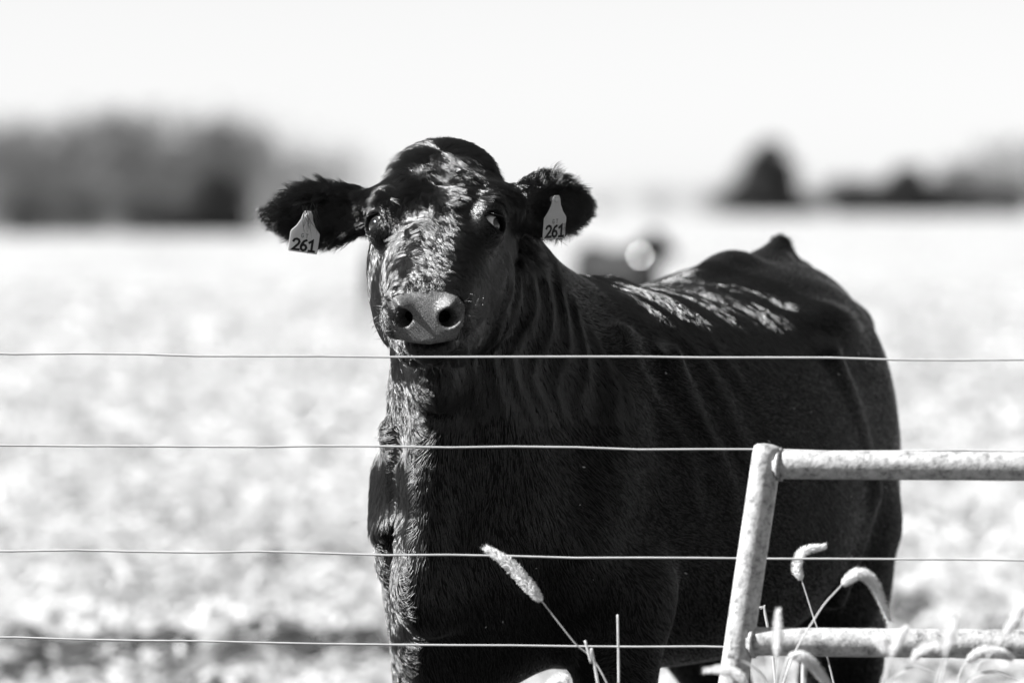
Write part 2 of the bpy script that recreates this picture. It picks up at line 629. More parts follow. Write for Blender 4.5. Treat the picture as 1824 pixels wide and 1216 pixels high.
# head frame: a runs from the poll to the muzzle, b to the picture's right, c out of the face
PHI, PSI = R(35.5), R(4.5)
HA = np.array([[-math.sin(PSI) * math.cos(PHI), -math.cos(PSI) * math.cos(PHI), -math.sin(PHI)],
               [math.cos(PSI), -math.sin(PSI), 0.0],
               [-math.sin(PSI) * math.sin(PHI), -math.cos(PSI) * math.sin(PHI), math.cos(PHI)]])
H0 = np.array([-0.121, 10.02, 1.600])


def HP(a, b, c):
    return H0 + HA[0] * a + HA[1] * b + HA[2] * c


def unit(v):
    v = np.array(v, float)
    return v / np.linalg.norm(v)


def frame(e1, e3):
    e1 = unit(e1); e3 = np.array(e3, float); e3 = unit(e3 - e1 * (e3 @ e1))
    return np.array([e1, np.cross(e3, e1), e3])


# ears: e1 root to tip, e2 across, e3 out of the cup
EARS = []
EARS.append((HP(0.087, -0.108, -0.070), frame((-1, 0.10, -0.12), (-0.12, -1, -0.16)), 0.195, 0.050))
EARS.append((HP(0.083, 0.108, -0.068), frame((0.84, 0.48, 0.02), (0.35, -1, -0.10)), 0.168, 0.049))

EYES = []
for sg in (-1, 1):
    EYES.append((HP(0.200, sg * (0.093 if sg > 0 else 0.096), -0.030), unit(HA[1] * sg * (0.55 if sg > 0 else 0.60) + HA[2] * 0.66 + HA[0] * 0.30)))
EYE_R = 0.0205


def cow_ops(head_detail=True):
    ops = []
    ops.append(Loft(B0, BA, [
        (-0.035, 0.96, 0.88, 0.01), (-0.02, 1.01, 0.84, 0.07), (0.03, 1.10, 0.77, 0.14), (0.10, 1.19, 0.72, 0.155), (0.20, 1.26, 0.68, 0.175),
        (0.32, 1.315, 0.655, 0.215), (0.45, 1.343, 0.645, 0.265), (0.62, 1.352, 0.63, 0.31), (0.80, 1.34, 0.62, 0.345),
        (0.96, 1.336, 0.62, 0.36), (1.14, 1.357, 0.65, 0.345), (1.29, 1.384, 0.70, 0.312), (1.40, 1.388, 0.76, 0.285),
        (1.50, 1.388, 0.80, 0.245), (1.59, 1.355, 0.86, 0.185), (1.65, 1.27, 0.93, 0.10), (1.67, 1.18, 1.0, 0.01)],
        p=2.35, taper=0.10, k=0.05, lo=(-0.6, 9.8, 0.5), hi=(1.15, 11.95, 1.5)))
    # spine ridge, hip bones, pin bones
    ops.append(Cone(BP(0.42, 0, 1.30), BP(0.7, 0, 1.315), 0.05, 0.035, 0.05))
    ops.append(Cone(BP(1.10, 0, 1.33), BP(1.29, 0, 1.362), 0.03, 0.033, 0.05))
    ops.append(Ell(BP(1.29, 0, 1.362), BA, (0.06, 0.04, 0.03), 0.04))
    for sg in (-1, 1):
        ops.append(Ell(BP(1.20, sg * 0.235, 1.255), BA, (0.09, 0.05, 0.045), 0.06))
        ops.append(Ell(BP(1.60, sg * 0.12, 1.24), BA, (0.06, 0.05, 0.06), 0.05))
        # shoulder, point of shoulder, upper arm
        ops.append(Ell(BP(0.31, sg * 0.172, 1.02), frame(-FWD * 0.45 + UP, LEFT * sg), (0.27, 0.10, 0.066), 0.04))
        ops.append(Ell(BP(0.12, sg * 0.125, 0.93), BA, (0.08, 0.045, 0.09), 0.03))
        ops.append(Cone(BP(0.17, sg * 0.135, 0.90), BP(0.38, sg * 0.180, 0.78), 0.06, 0.088, 0.04))
        # forelegs
        ops.append(Cone(BP(0.36, sg * 0.190, 0.80), BP(0.33, sg * 0.180, 0.46), 0.092, 0.058, 0.05))
        ops.append(Ell(BP(0.315, sg * 0.178, 0.43), BA, (0.055, 0.05, 0.065), 0.03))
        ops.append(Cone(BP(0.33, sg * 0.178, 0.40), BP(0.33, sg * 0.175, 0.15), 0.042, 0.038, 0.03))
        ops.append(Cone(BP(0.33, sg * 0.175, 0.14), BP(0.29, sg * 0.175, 0.05), 0.045, 0.058, 0.03))
        # haunch and hind legs
        dx = 0.0 if sg > 0 else 0.14
        ops.append(Ell(BP(1.36, sg * 0.168, 0.98), frame(UP + -FWD * -0.12, LEFT * sg), (0.34, 0.20, 0.130), 0.06))
        ops.append(Cone(BP(1.30 + dx * 0.3, sg * 0.20, 0.86), BP(1.26 + dx * 0.5, sg * 0.205, 0.72), 0.14, 0.10, 0.06))
        ops.append(Cone(BP(1.33 + dx * 0.6, sg * 0.195, 0.74), BP(1.52 + dx, sg * 0.165, 0.47), 0.112, 0.055, 0.05))
        ops.append(Cone(BP(1.54 + dx, sg * 0.165, 0.46), BP(1.50 + dx, sg * 0.165, 0.15), 0.05, 0.042, 0.03))
        ops.append(Cone(BP(1.50 + dx, sg * 0.165, 0.14), BP(1.46 + dx, sg * 0.165, 0.05), 0.045, 0.058, 0.03))
    ops.append(Cone(BP(1.10, 0.275, 1.20), BP(1.19, 0.318, 0.95), 0.035, 0.03, 0.03))
    ops.append(Cone(BP(1.19, 0.318, 0.95), BP(1.10, 0.30, 0.74), 0.03, 0.02, 0.03))
    ops.append(Cone(BP(0.50, 0.225, 1.22), BP(0.56, 0.275, 1.0), 0.02, 0.02, 0.03))
    # brisket
    ops.append(Ell(BP(0.06, 0, 0.85), BA, (0.13, 0.10, 0.12), 0.06))
    ops.append(Ell(BP(0.22, -0.06, 0.72), BA, (0.19, 0.11, 0.12), 0.06))
    ops.append(Cone(BP(-0.02, -0.085, 1.10), BP(0.0, -0.085, 0.82), 0.030, 0.036, 0.035, cut=True))
    ops.append(Cone(BP(-0.035, 0.005, 1.06), BP(-0.075, 0.005, 0.86), 0.040, 0.042, 0.035))
    ops.append(Ell(BP(-0.04, 0.005, 0.81), BA, (0.085, 0.06, 0.075), 0.03))
    ops.append(Cone(BP(0.03, -0.105, 1.08), BP(0.05, -0.115, 0.86), 0.025, 0.03, 0.04))
    # tail: head of the tail stands up, then it hangs behind
    ops.append(Cone(BP(1.43, 0, 1.350), BP(1.527, 0, 1.424), 0.042, 0.012, 0.045))
    ops.append(Cone(BP(1.530, 0, 1.412), BP(1.62, 0, 1.34), 0.016, 0.034, 0.03))
    ops.append(Cone(BP(1.62, 0, 1.35), BP(1.70, 0, 1.15), 0.034, 0.028, 0.02))
    ops.append(Cone(BP(1.70, 0, 1.15), BP(1.70, 0, 0.62), 0.028, 0.017, 0.02))
    ops.append(Ell(BP(1.70, 0, 0.50), BA, (0.035, 0.035, 0.16), 0.03))
    # neck
    ops.append(Cone(BP(0.47, 0, 1.24), HP(0.015, 0, -0.10), 0.11, 0.075, 0.06))
    ops.append(Cone(BP(0.34, 0, 1.11), HP(0.06, 0, -0.15), 0.195, 0.115, 0.06))
    ops.append(Cone(BP(0.17, -0.01, 1.02), HP(0.15, 0, -0.20), 0.17, 0.085, 0.06))
    ops.append(Cone(HP(0.24, 0, -0.255), BP(0.02, -0.01, 1.02), 0.032, 0.05, 0.05))
    ops.append(Cone(BP(0.02, -0.01, 1.02), BP(0.03, 0, 0.85), 0.05, 0.055, 0.05))
    # ----- head
    ops.append(Loft(H0, HA, [
        (-0.055, -0.085, -0.12, 0.01), (-0.04, -0.05, -0.14, 0.05), (-0.015, -0.030, -0.165, 0.090), (0.02, -0.009, -0.19, 0.110), (0.08, 0.010, -0.22, 0.122),
        (0.15, 0.014, -0.245, 0.116), (0.21, 0.007, -0.255, 0.106), (0.27, 0.0, -0.245, 0.095), (0.33, -0.004, -0.20, 0.083),
        (0.37, -0.005, -0.145, 0.076), (0.395, -0.008, -0.106, 0.076), (0.420, -0.022, -0.096, 0.077), (0.440, -0.042, -0.093, 0.072),
        (0.454, -0.060, -0.091, 0.058), (0.463, -0.074, -0.088, 0.036), (0.467, -0.078, -0.085, 0.012)],
        p=2.45, taper=0.05, k=0.03, lo=HP(0.2, 0, -0.12) - 0.36, hi=HP(0.2, 0, -0.12) + 0.36))
    # lower jaw and chin
    for sg in (-1, 1):
        ops.append(Ell(HP(0.175, sg * 0.080, -0.165), HA, (0.105, 0.045, 0.09), 0.03))
        ops.append(Cone(HP(0.20, sg * 0.06, -0.225), HP(0.37, sg * 0.028, -0.160), 0.045, 0.036, 0.03))
        ops.append(Ell(HP(0.404, sg * 0.050, -0.078), HA, (0.040, 0.030, 0.030), 0.015))      # upper lip pads
    ops.append(Ell(HP(0.392, 0, -0.130), HA, (0.054, 0.047, 0.033), 0.008))
    ops.append(Ell(HP(0.26, -0.004, -0.285), HA, (0.085, 0.052, 0.070), 0.025))                 # throat
    ops.append(Ell(HP(0.014, 0, -0.034), HA, (0.06, 0.075, 0.04), 0.04))                        # poll
    if head_detail:
        ops.append(Ell(HP(0.125, 0.0, 0.026), HA, (0.045, 0.030, 0.016), 0.02, cut=True))      # whorl hollow
        for sg in (-1, 1):
            ops.append(Ell(HP(0.428, sg * 0.046, -0.046), HA, (0.030, 0.026, 0.027), 0.014))   # nostril wings
            nd = unit(HA[0] * 0.75 + HA[2] * 0.55 + HA[1] * sg * 0.35)
            ops.append(Cone(HP(0.446, sg * 0.041, -0.044), HP(0.446, sg * 0.041, -0.044) - nd * 0.05, 0.0165, 0.012, 0.006, cut=True))
            ops.append(Cone(HP(0.450, sg * 0.050, -0.036), HP(0.420, sg * 0.064, -0.024), 0.0125, 0.006, 0.006, cut=True))
            # orbit, lids, opening
            ec, en = EYES[0 if sg < 0 else 1]
            ops.append(Ell(HP(0.175, sg * 0.092, -0.026), HA, (0.055, 0.026, 0.028), 0.035))
            ops.append(Ell(ec - en * 0.004, HA, (0.032, 0.027, 0.029), 0.022))
            ax1 = unit(HA[0] - en * (HA[0] @ en)); ax2 = np.cross(en, ax1)
            ops.append(Ell(ec + en * 0.022, np.array([ax1, ax2, en]), (0.0142, 0.0210, 0.026), 0.004, cut=True))
            ops.append(Ell(ec, HA, (EYE_R, EYE_R, EYE_R), 0.0, cut=True))
    else:
        pass
    # ears
    for (rp_, A, Ln, wd_) in EARS:
        e1, e2, e3 = A
        ops.append(Cone(rp_ - e1 * 0.03, rp_ + e1 * 0.05, 0.042, 0.030, 0.025))
        ops.append(Ell(rp_ + e1 * (Ln * 0.46), A, (Ln * 0.40, wd_ * 0.92, 0.022), 0.02))
        ops.append(Ell(rp_ + e1 * (Ln * 0.70) - e2 * 0.006, A, (Ln * 0.33, wd_ * 0.58, 0.014), 0.025))
        ops.append(Ell(rp_ + e1 * (Ln * 0.52) + e3 * 0.020, A, (Ln * 0.38, wd_ * 0.62, 0.021), 0.008, cut=True))
    return ops


def wrinkle(F):
    """loose skin: shallow folds down the neck and across the shoulder"""
    for (slo, shi, yl, yh, zl, zh, per, amp, skew) in ((-0.15, 0.33, 0.03, 0.34, 0.95, 1.45, 0.052, 0.0062, 0.25), (-0.12, 0.2, -0.36, 0.06, 0.74, 1.28, 0.085, 0.013, -0.12), (0.3, 0.75, 0.1, 0.5, 0.85, 1.3, 0.085, 0.0045, 0.6)):
        c8 = np.array([BP(a, b_, c) for a in (slo, shi) for b_ in (yl, yh) for c in (zl, zh)])
        sl, P = F.block(c8.min(0), c8.max(0))
        if sl is None: continue
        s_ = (P - B0.astype(np.float32)) @ BA.T.astype(np.float32)

        def win(v, lo, hi, m_):
            return np.clip((v - lo) / m_, 0, 1) * np.clip((hi - v) / m_, 0, 1)
        w_ = win(s_[..., 0], slo, shi, 0.09) * win(s_[..., 1], yl, yh, 0.06) * win(s_[..., 2], zl, zh, 0.10)
        u_ = s_[..., 0] * 0.8 + s_[..., 1] * 0.7 + skew * s_[..., 2]
        u_ = u_ + 0.03 * np.sin(s_[..., 2] * 11 + s_[..., 1] * 13) + 0.018 * np.sin(s_[..., 2] * 17) + 0.012 * np.sin(s_[..., 2] * 31 + s_[..., 0] * 20)
        mod = 0.55 + 0.45 * np.sin(s_[..., 2] * 9 + s_[..., 1] * 14)
        F.f[sl] += (amp * w_ * mod * (np.abs(np.sin(u_ * math.pi / per)) * 2 - 1.2)).astype(np.float32)


OPS = cow_ops()
HLO, HHI = np.array((-0.50, 9.52, 1.10)), np.array((0.24, 10.26, 1.70))
# fine part (head and ears) and coarse part (all the rest), cut along one box and lapped by a few millimetres
FB = Field((-0.62, 9.5, -0.05), (0.92, 11.95, 1.72), 0.0095)
for op in OPS: op.apply(FB)
wrinkle(FB)
VB, QB = surface_nets(FB)
VB = relax(VB, QB, 2)
FH = Field(HLO, HHI, 0.0034)
for op in OPS: op.apply(FH)
wrinkle(FH)
VH, QH = surface_nets(FH)
VH = relax(VH, QH, 1)
CLO, CHI = HLO + 0.03, HHI - 0.03


def headlike(P):
    """true where the fine mesh is used"""
    q = (P - H0) @ HA.T
    inbox = ((P > CLO) & (P < CHI)).all(-1)
    return inbox & (q[..., 2] > -0.30 - 0.25 * np.abs(q[..., 0])) & (q[..., 0] > -0.10) | inbox & (np.abs(q[..., 1]) > 0.13)


cB = VB[QB].mean(1); cH = VH[QH].mean(1)
kb = ~headlike(cB)
kh = headlike(cH)


def dilate(V, Q, keep_, it):
    for _ in range(it):
        vm = np.zeros(len(V), bool); vm[Q[keep_].ravel()] = True
        keep_ = vm[Q].any(1)
    return keep_


kh = dilate(VH, QH, kh, 4)
QB, QH = QB[kb], QH[kh]


def compact(V, Q):
    u_, inv = np.unique(Q.ravel(), return_inverse=True)
    return V[u_], inv.reshape(Q.shape)


VB, QB = compact(VB, QB); VH, QH = compact(VH, QH)
NH_, NB_ = vnormals(VH, QH), vnormals(VB, QB)
VC = np.concatenate([VB, VH]); QC = np.concatenate([QB, QH + len(VB)]); NC_ = np.concatenate([NB_, NH_])
print('cow mesh', len(VC), len(QC))

cow = empty('cow', tuple(BP(0.8, 0, 0.0)))
tag(cow, 'big black cow behind the wires, facing the camera with tags in both ears', 'cow', 'black cattle in the stubble field')
me = mesh_np('cow_body', VC, QC)
me.materials.append(M['skin']); me.materials.append(M['nose']); me.materials.append(M['hoof'])
fc = VC[QC].mean(1)
hq = (fc - H0) @ HA.T
# nose leather between and around the nostrils down to the lip
planum = (hq[:, 0] > 0.408 + 0.35 * np.maximum(np.abs(hq[:, 1]) - 0.03, 0)) & (np.abs(hq[:, 1]) < 0.066 - 0.45 * np.maximum(-0.05 - hq[:, 2], 0)) & (hq[:, 2] > -0.088)
mi = np.zeros(len(QC), np.int32)
mi[planum] = 1
mi[fc[:, 2] < 0.075] = 2
me.polygons.foreach_set('material_index', mi)
body = link('body', me, None, cow)


# ------------------------------------------------------------------ coat: strands on the hide
def strands(name, P, D, N, L, lift, rad, clump_n, clump, wave, parent, mat, npts=5, seed=1, jit=0.0, ljit=0.0):
    """one strand per root; locks (clumps) share a direction, so that whole locks catch the light or stay dark"""
    g_ = np.random.default_rng(seed)
    n_ = len(P)
    t = np.linspace(0, 1, npts)[None, :, None]
    near = None
    Lr = L * g_.uniform(0.75, 1.15, n_)
    lf = lift * g_.uniform(0.8, 1.2, n_)
    if clump_n:
        seeds = g_.choice(n_, clump_n, replace=False)
        kd = kdtree.KDTree(clump_n)
        for i, sidx in enumerate(seeds):
            kd.insert(P[sidx], i)
        kd.balance()
        Pq = P + g_.normal(0, 0.0012, P.shape)
        near = np.fromiter((kd.find(p)[1] for p in Pq.tolist()), np.int64, n_)
        D = D / np.maximum(np.linalg.norm(D, axis=1, keepdims=True), 1e-6) + jit * g_.normal(0, 1, (clump_n, 3))[near]
        Lr = Lr * g_.uniform(0.75, 1.25, clump_n)[near]
        lf = lf * (1 + ljit * g_.normal(0, 1, clump_n)[near])
    lf = np.clip(lf, 0.05, 1.1)[:, None, None]
    D = D - N * (D * N).sum(1, keepdims=True)
    D = D / np.maximum(np.linalg.norm(D, axis=1, keepdims=True), 1e-6)
    Ls = Lr[:, None, None]
    S = P[:, None, :] + Ls * (D[:, None, :] * (t * np.sqrt(np.maximum(1 - lf * lf * 0.6, 0.05))) + N[:, None, :] * lf * (t - 0.30 * t * t))
    side = np.cross(N, D)
    ph = (g_.uniform(0, 6.28, clump_n)[near] if clump_n else g_.uniform(0, 6.28, n_))[:, None, None]
    S = S + side[:, None, :] * Ls * wave * (np.sin(t * 4.0 + ph) - np.sin(ph))
    if clump_n:
        tgt = S[seeds[near]]
        dist = np.linalg.norm(P - P[seeds[near]], axis=1)
        cf = (clump * np.clip(1.3 - dist / np.maximum(L, 0.004), 0.1, 1))[:, None, None]
        S = S + (tgt - S) * cf * t ** 1.3
    hc = bpy.data.hair_curves.new(name)
    hc.add_curves([npts] * n_)
    hc.attributes['position'].data.foreach_set('vector', S.astype(np.float32).ravel())
    ra = hc.attributes.get('radius') or hc.attributes.new('radius', 'FLOAT', 'POINT')
    rr = np.broadcast_to(np.asarray(rad)[..., None] if np.ndim(rad) else np.full((n_, 1), rad), (n_, 1))
    prof = np.array([1.0, 0.95, 0.8, 0.55, 0.12]) if npts == 5 else np.linspace(1, 0.1, npts)
    ra.data.foreach_set('value', (rr * prof[None, :]).astype(np.float32).ravel())
    hc.materials.append(mat)
    o_ = bpy.data.objects.new(name, hc)
    COL.objects.link(o_)
    if parent is not None:
        o_.parent = parent
        o_.matrix_parent_inverse = Matrix.Translation(-Vector(parent.location))
    return o_


HALF = unit(np.array(SUN) + np.array([0.0, -1.0, 0.0]))


def sstep(x, a, b):
    t = np.clip((x - a) / (b - a), 0, 1)
    return t * t * (3 - 2 * t)


def comb(D, N, lift_, w):
    """sleek the coat: lay the sunny side's hair across the half-angle so that it shines"""
    D = D - N * (D * N).sum(1, keepdims=True)
    D = D / np.maximum(np.linalg.norm(D, axis=1, keepdims=True), 1e-6)
    nh = N @ HALF
    ht = HALF[None] - N * nh[:, None]
    hm = np.maximum(np.linalg.norm(ht, axis=1), 0.05)
    u_ = ht / hm[:, None]
    pe = np.cross(N, u_)
    d0 = (D * u_).sum(1); dp = (D * pe).sum(1)
    tgt = np.clip(-0.7 * lift_ * nh / hm, -0.85, 0.85)
    s1 = np.clip(d0 + (tgt - d0) * w, -0.98, 0.98)
    sg = np.where(dp >= 0, 1.0, -1.0)
    return u_ * s1[:, None] + pe * (sg * np.sqrt(1 - s1 * s1))[:, None]


def scatter(V, Q, N, wfun, count, seed):
    g_ = np.random.default_rng(seed)
    T = np.concatenate([Q[:, [0, 1, 2]], Q[:, [0, 2, 3]]])
    ar = 0.5 * np.linalg.norm(np.cross(V[T[:, 1]] - V[T[:, 0]], V[T[:, 2]] - V[T[:, 0]]), axis=1)
    c = V[T].mean(1); nn = N[T].mean(1)
    w = ar * wfun(c, nn)
    cs = np.cumsum(w); cs /= cs[-1]
    k = np.searchsorted(cs, g_.random(count))
    a, b_ = g_.random(count), g_.random(count)
    fl = a + b_ > 1
    a[fl], b_[fl] = 1 - a[fl], 1 - b_[fl]
    tri = T[k]
    P = V[tri[:, 0]] * (1 - a - b_)[:, None] + V[tri[:, 1]] * a[:, None] + V[tri[:, 2]] * b_[:, None]
    Nn = N[tri[:, 0]] * (1 - a - b_)[:, None] + N[tri[:, 1]] * a[:, None] + N[tri[:, 2]] * b_[:, None]
    Nn /= np.maximum(np.linalg.norm(Nn, axis=1, keepdims=True), 1e-9)
    return P, Nn


def ear_id(P):
    """-1 no ear, else index; plus ear coordinates"""
    out = np.full(len(P), -1)
    co = np.zeros_like(P)
    for i, (rp_, A, Ln, wd_) in enumerate(EARS):
        q = (P - rp_) @ A.T
        m_ = (q[:, 0] > 0.022) & (np.abs(q[:, 1]) < 0.1) & (np.abs(q[:, 2]) < 0.06) & (np.abs(((P - H0) @ HA.T)[:, 1]) > 0.128)
        out[m_] = i; co[m_] = q[m_]
    return out, co


def eye_dist(P):
    return np.minimum(np.linalg.norm(P - (EYES[0][0] + EYES[0][1] * 0.018), axis=1), np.linalg.norm(P - (EYES[1][0] + EYES[1][1] * 0.018), axis=1))


# --- body coat
def w_body(c, nn):
    view = np.array([0, 0, CAM_Z]) - c
    view /= np.linalg.norm(view, axis=1, keepdims=True)
    f_ = (nn * view).sum(1)
    w = np.where(f_ > -0.15, 1.0, 0.25)
    w *= np.where(c[:, 2] < 0.5, 0.3, 1.0)
    w *= np.where(nn[:, 2] > 0.6, 1.5, 1.0)
    return w


P, N = scatter(VB, QB, NB_, w_body, 170000, 11)
sb = ((P - B0) @ BA.T)
frontness = np.clip((N @ FWD), 0, 1)
neckish = np.clip((0.45 - sb[:, 0]) / 0.4, 0, 1)
D = -FWD * (1.0 - 0.75 * neckish)[:, None] + np.array([0, 0, -1.0]) * (0.45 + 0.6 * neckish)[:, None]
D = D + 0.07 * rng.normal(0, 1, D.shape) + 0.35 * np.stack([vnoise(P[:, 0] * 9, P[:, 2] * 9, 31) - 0.5, vnoise(P[:, 1] * 9, P[:, 2] * 9, 32) - 0.5, vnoise(P[:, 0] * 9 + 5, P[:, 1] * 9, 33) - 0.5], -1) * 2
backw = np.clip((N[:, 2] - 0.45) / 0.3, 0, 1) * np.clip((sb[:, 0] - 0.45) / 0.1, 0, 1) * np.clip((1.22 - sb[:, 0]) / 0.15, 0, 1)
side_ = LEFT * 1.0 - FWD * 0.25 + np.array([0, 0, -0.25])
D = D * (1 - backw[:, None]) + side_[None] * backw[:, None] * 1.2 + backw[:, None] * 0.08 * rng.normal(0, 1, D.shape)
Lb = 0.012 + 0.007 * neckish + 0.010 * backw
tailtop = np.linalg.norm(P - BP(1.53, 0, 1.425), axis=1) < 0.032
Lb = np.where(tailtop, 0.016, Lb)
lift = np.where(tailtop, 0.45, 0.09 + 0.04 * neckish)
D[tailtop] += np.array([0.3, 0.6, 0.5])
sunny = np.clip((N @ np.array(SUN)) * 4 + 0.3, 0, 1)
hu = sb[:, 0] * 0.8 + sb[:, 1] * 0.9
# locks of the coat lie in long drifts: down the neck and chest, sideways off the spine
dr1 = vnoise(hu * 26 + 0.8 * vnoise(hu * 9, P[:, 2] * 9, 57), P[:, 2] * 4.5 + hu * 3, 51) * 0.65 + 0.35 * vnoise(hu * 80, P[:, 2] * 13, 52)
dr2 = vnoise(sb[:, 0] * 24 - sb[:, 1] * 9, sb[:, 1] * 7, 53) * 0.65 + 0.35 * vnoise(sb[:, 0] * 75 - sb[:, 1] * 20, sb[:, 1] * 18, 54)
patch = sstep(vnoise(sb[:, 0] * 4.2 + 3, sb[:, 1] * 8 + 1, 55), 0.18, 0.46) * np.clip((1.20 - sb[:, 0]) / 0.12, 0.08, 1)
low_ = sstep(1.10 - P[:, 2], 0.0, 0.12)
wch = sstep(dr1 + 0.10 * low_, 0.44, 0.58)
wbk = sstep(dr2, 0.38, 0.56) * patch
wgt = np.where(N[:, 2] > 0.45, 0, 1) * wch * (sb[:, 0] < 0.45) + np.clip((N[:, 2] - 0.35) / 0.25, 0, 1) * wbk + 0.12 * (sb[:, 0] > 0.45)
D = comb(D, N, lift, 0.95 * sunny * np.clip(wgt, 0, 1) * (1 - tailtop))
strands('coat', P, D, N, Lb, lift, 0.00034, 12000, 0.25, 0.03, body, M['fur'], seed=21, jit=0.04, ljit=0.1)


# --- head coat
def w_head(c, nn):
    q = (c - H0) @ HA.T
    w = np.ones(len(c))
    pl = (q[:, 0] > 0.403 + 0.35 * np.maximum(np.abs(q[:, 1]) - 0.03, 0)) & (np.abs(q[:, 1]) < 0.066 - 0.45 * np.maximum(-0.05 - q[:, 2], 0)) & (q[:, 2] > -0.091)
    w[pl] = 0.0
    w[(q[:, 0] > 0.40) & ~pl] *= 1.4
    w[eye_dist(c) < 0.0235] = 0
    w[(q[:, 0] < -0.02)] *= 0.6
    w *= 1 - 0.68 * np.clip((-0.17 - q[:, 2]) / 0.05, 0, 1) * (np.abs(q[:, 1]) < 0.4)
    return w


def whorl_flow(q):
    """hair direction in head coordinates: falls from the poll, then fans out below the hollow"""
    P1 = np.array([0.030, 0.0]); P2 = np.array([0.128, -0.004])
    d1 = q[:, :2] - P1; d2 = q[:, :2] - P2
    r1 = np.linalg.norm(d1, axis=1, keepdims=True) + 1e-4; r2 = np.linalg.norm(d2, axis=1, keepdims=True) + 1e-4
    up = np.clip((0.112 - q[:, 0]) / 0.03, 0, 1)[:, None]
    f_ = up * d1 / r1 + (1 - up) * d2 / r2
    f_[:, 1] += 0.28
    down = np.clip((q[:, 0] - 0.17) / 0.08, 0, 1)[:, None]
    side = np.clip((np.abs(q[:, 1:2]) - 0.075) / 0.03, 0, 1)
    ff = np.concatenate([f_, np.zeros((len(q), 1))], 1)
    fdown = np.stack([np.ones(len(q)), 0.30 + 3.0 * q[:, 1], -0.25 * np.ones(len(q))], 1)
    ff = ff * (1 - down) + fdown * down
    fs = np.stack([0.55 * np.ones(len(q)), np.zeros(len(q)), -1.0 * np.ones(len(q))], 1)
    ff = ff * (1 - side) + fs * side
    rt = (np.clip((q[:, 1] - 0.012) / 0.025, 0, 1) * np.clip((q[:, 0] - 0.10) / 0.03, 0, 1))[:, None]
    fr = np.stack([0.35 * np.ones(len(q)), np.ones(len(q)), -0.4 * np.ones(len(q))], 1)
    ff = ff * (1 - rt) + fr * rt
    return ff


P, N = scatter(VH, QH, NH_, w_head, 200000, 12)
eid, ec = ear_id(P)
hd = eid < 0
Ph, Nh = P[hd], N[hd]
q = (Ph - H0) @ HA.T
fl = whorl_flow(q) + 0.06 * rng.normal(0, 1, q.shape)
fl += 0.5 * np.stack([vnoise(q[:, 0] * 45, q[:, 1] * 45, 41) - 0.5, vnoise(q[:, 0] * 45, q[:, 1] * 45, 42) - 0.5, 0 * q[:, 0]], -1)
Dh = fl @ HA
a_ = q[:, 0]
Lh = np.interp(a_, [-0.05, 0.0, 0.04, 0.09, 0.125, 0.16, 0.24, 0.32, 0.39, 0.43, 0.5], [0.013, 0.020, 0.038, 0.042, 0.026, 0.034, 0.030, 0.022, 0.012, 0.006, 0.004])
sidef = np.clip((np.abs(q[:, 1]) - 0.07) / 0.04, 0, 1)
Lh = Lh * (1 - 0.40 * sidef)
under = np.clip((-0.10 - q[:, 2]) / 0.08, 0, 1)
Lh = Lh * (1 - under) + 0.018 * under
Lh = np.where(eye_dist(Ph) < 0.05, np.minimum(Lh, 0.007), Lh)
Lh = np.where(eye_dist(Ph) < 0.032, 0.004, Lh)
liftH = np.interp(a_, [-0.05, 0.03, 0.10, 0.14, 0.2, 0.3, 0.5], [0.06, 0.12, 0.18, 0.22, 0.06, 0.04, 0.05])
sunny = np.clip((Nh @ np.array(SUN)) * 4 + 0.4, 0, 1)
xs = q[:, 1] - 0.35 * np.maximum(a_ - 0.16, 0)           # streaks run down the face, fanning a little to the right
st = vnoise(xs * 62 + 3, q[:, 0] * 15, 61) * 0.12 + 0.16 * rng.random(len(q)) + 0.72 * vnoise(xs * 190, q[:, 0] * 24, 62)
sbh = (Ph - B0) @ BA.T
huh = sbh[:, 0] * 0.8 + sbh[:, 1] * 0.9
drh = vnoise(huh * 26 + 0.8 * vnoise(huh * 9, Ph[:, 2] * 9, 57), Ph[:, 2] * 4.5 + huh * 3, 51) * 0.5 + 0.5 * vnoise(huh * 95, Ph[:, 2] * 13, 52)
fore = 1 - sstep(a_, 0.15, 0.20)
knot = np.maximum(np.exp(-((a_ - 0.070) / 0.026) ** 2 - ((q[:, 1] + 0.022) / 0.026) ** 2), np.exp(-((a_ - 0.066 + 0.3 * (q[:, 1] - 0.03)) / 0.028) ** 2 - ((q[:, 1] - 0.034) / 0.026) ** 2))
brow = np.exp(-((a_ - 0.150) / 0.045) ** 2 - ((q[:, 1] + 0.088) / 0.022) ** 2)
hole = np.exp(-((a_ - 0.122) / 0.028) ** 2 - ((q[:, 1] + 0.006) / 0.036) ** 2)
wf = np.clip(1.4 * knot + 1.1 * brow + 0.08, 0, 1)
wf = wf * (1 - hole)
wf = fore * wf + (1 - fore)
wf = wf * (1 - sstep(q[:, 1], 0.010, 0.035) * sstep(a_, 0.10, 0.13))
wf = wf * sstep(st, 0.40, 0.52) * (1 - 0.6 * sstep(-q[:, 1], 0.060, 0.085) * sstep(a_, 0.2, 0.24))
neckm = sstep(-q[:, 2], 0.17, 0.22)
nkn = 0.35 * np.stack([vnoise(Ph[:, 0] * 9, Ph[:, 2] * 9, 31) - 0.5, vnoise(Ph[:, 1] * 9, Ph[:, 2] * 9, 32) - 0.5, vnoise(Ph[:, 0] * 9 + 5, Ph[:, 1] * 9, 33) - 0.5], -1) * 2
Dh = Dh * (1 - neckm)[:, None] + ((-FWD * 0.25 + np.array([0, 0, -1.05]))[None] + nkn) * neckm[:, None]
liftH = liftH * (1 - neckm) + 0.13 * neckm
Lh = Lh * (1 - neckm) + 0.024 * neckm
wf = wf * (1 - neckm) + neckm * 0.9 * sstep(drh, 0.52, 0.66)
Dh = comb(Dh, Nh, liftH, 0.97 * sunny * wf)
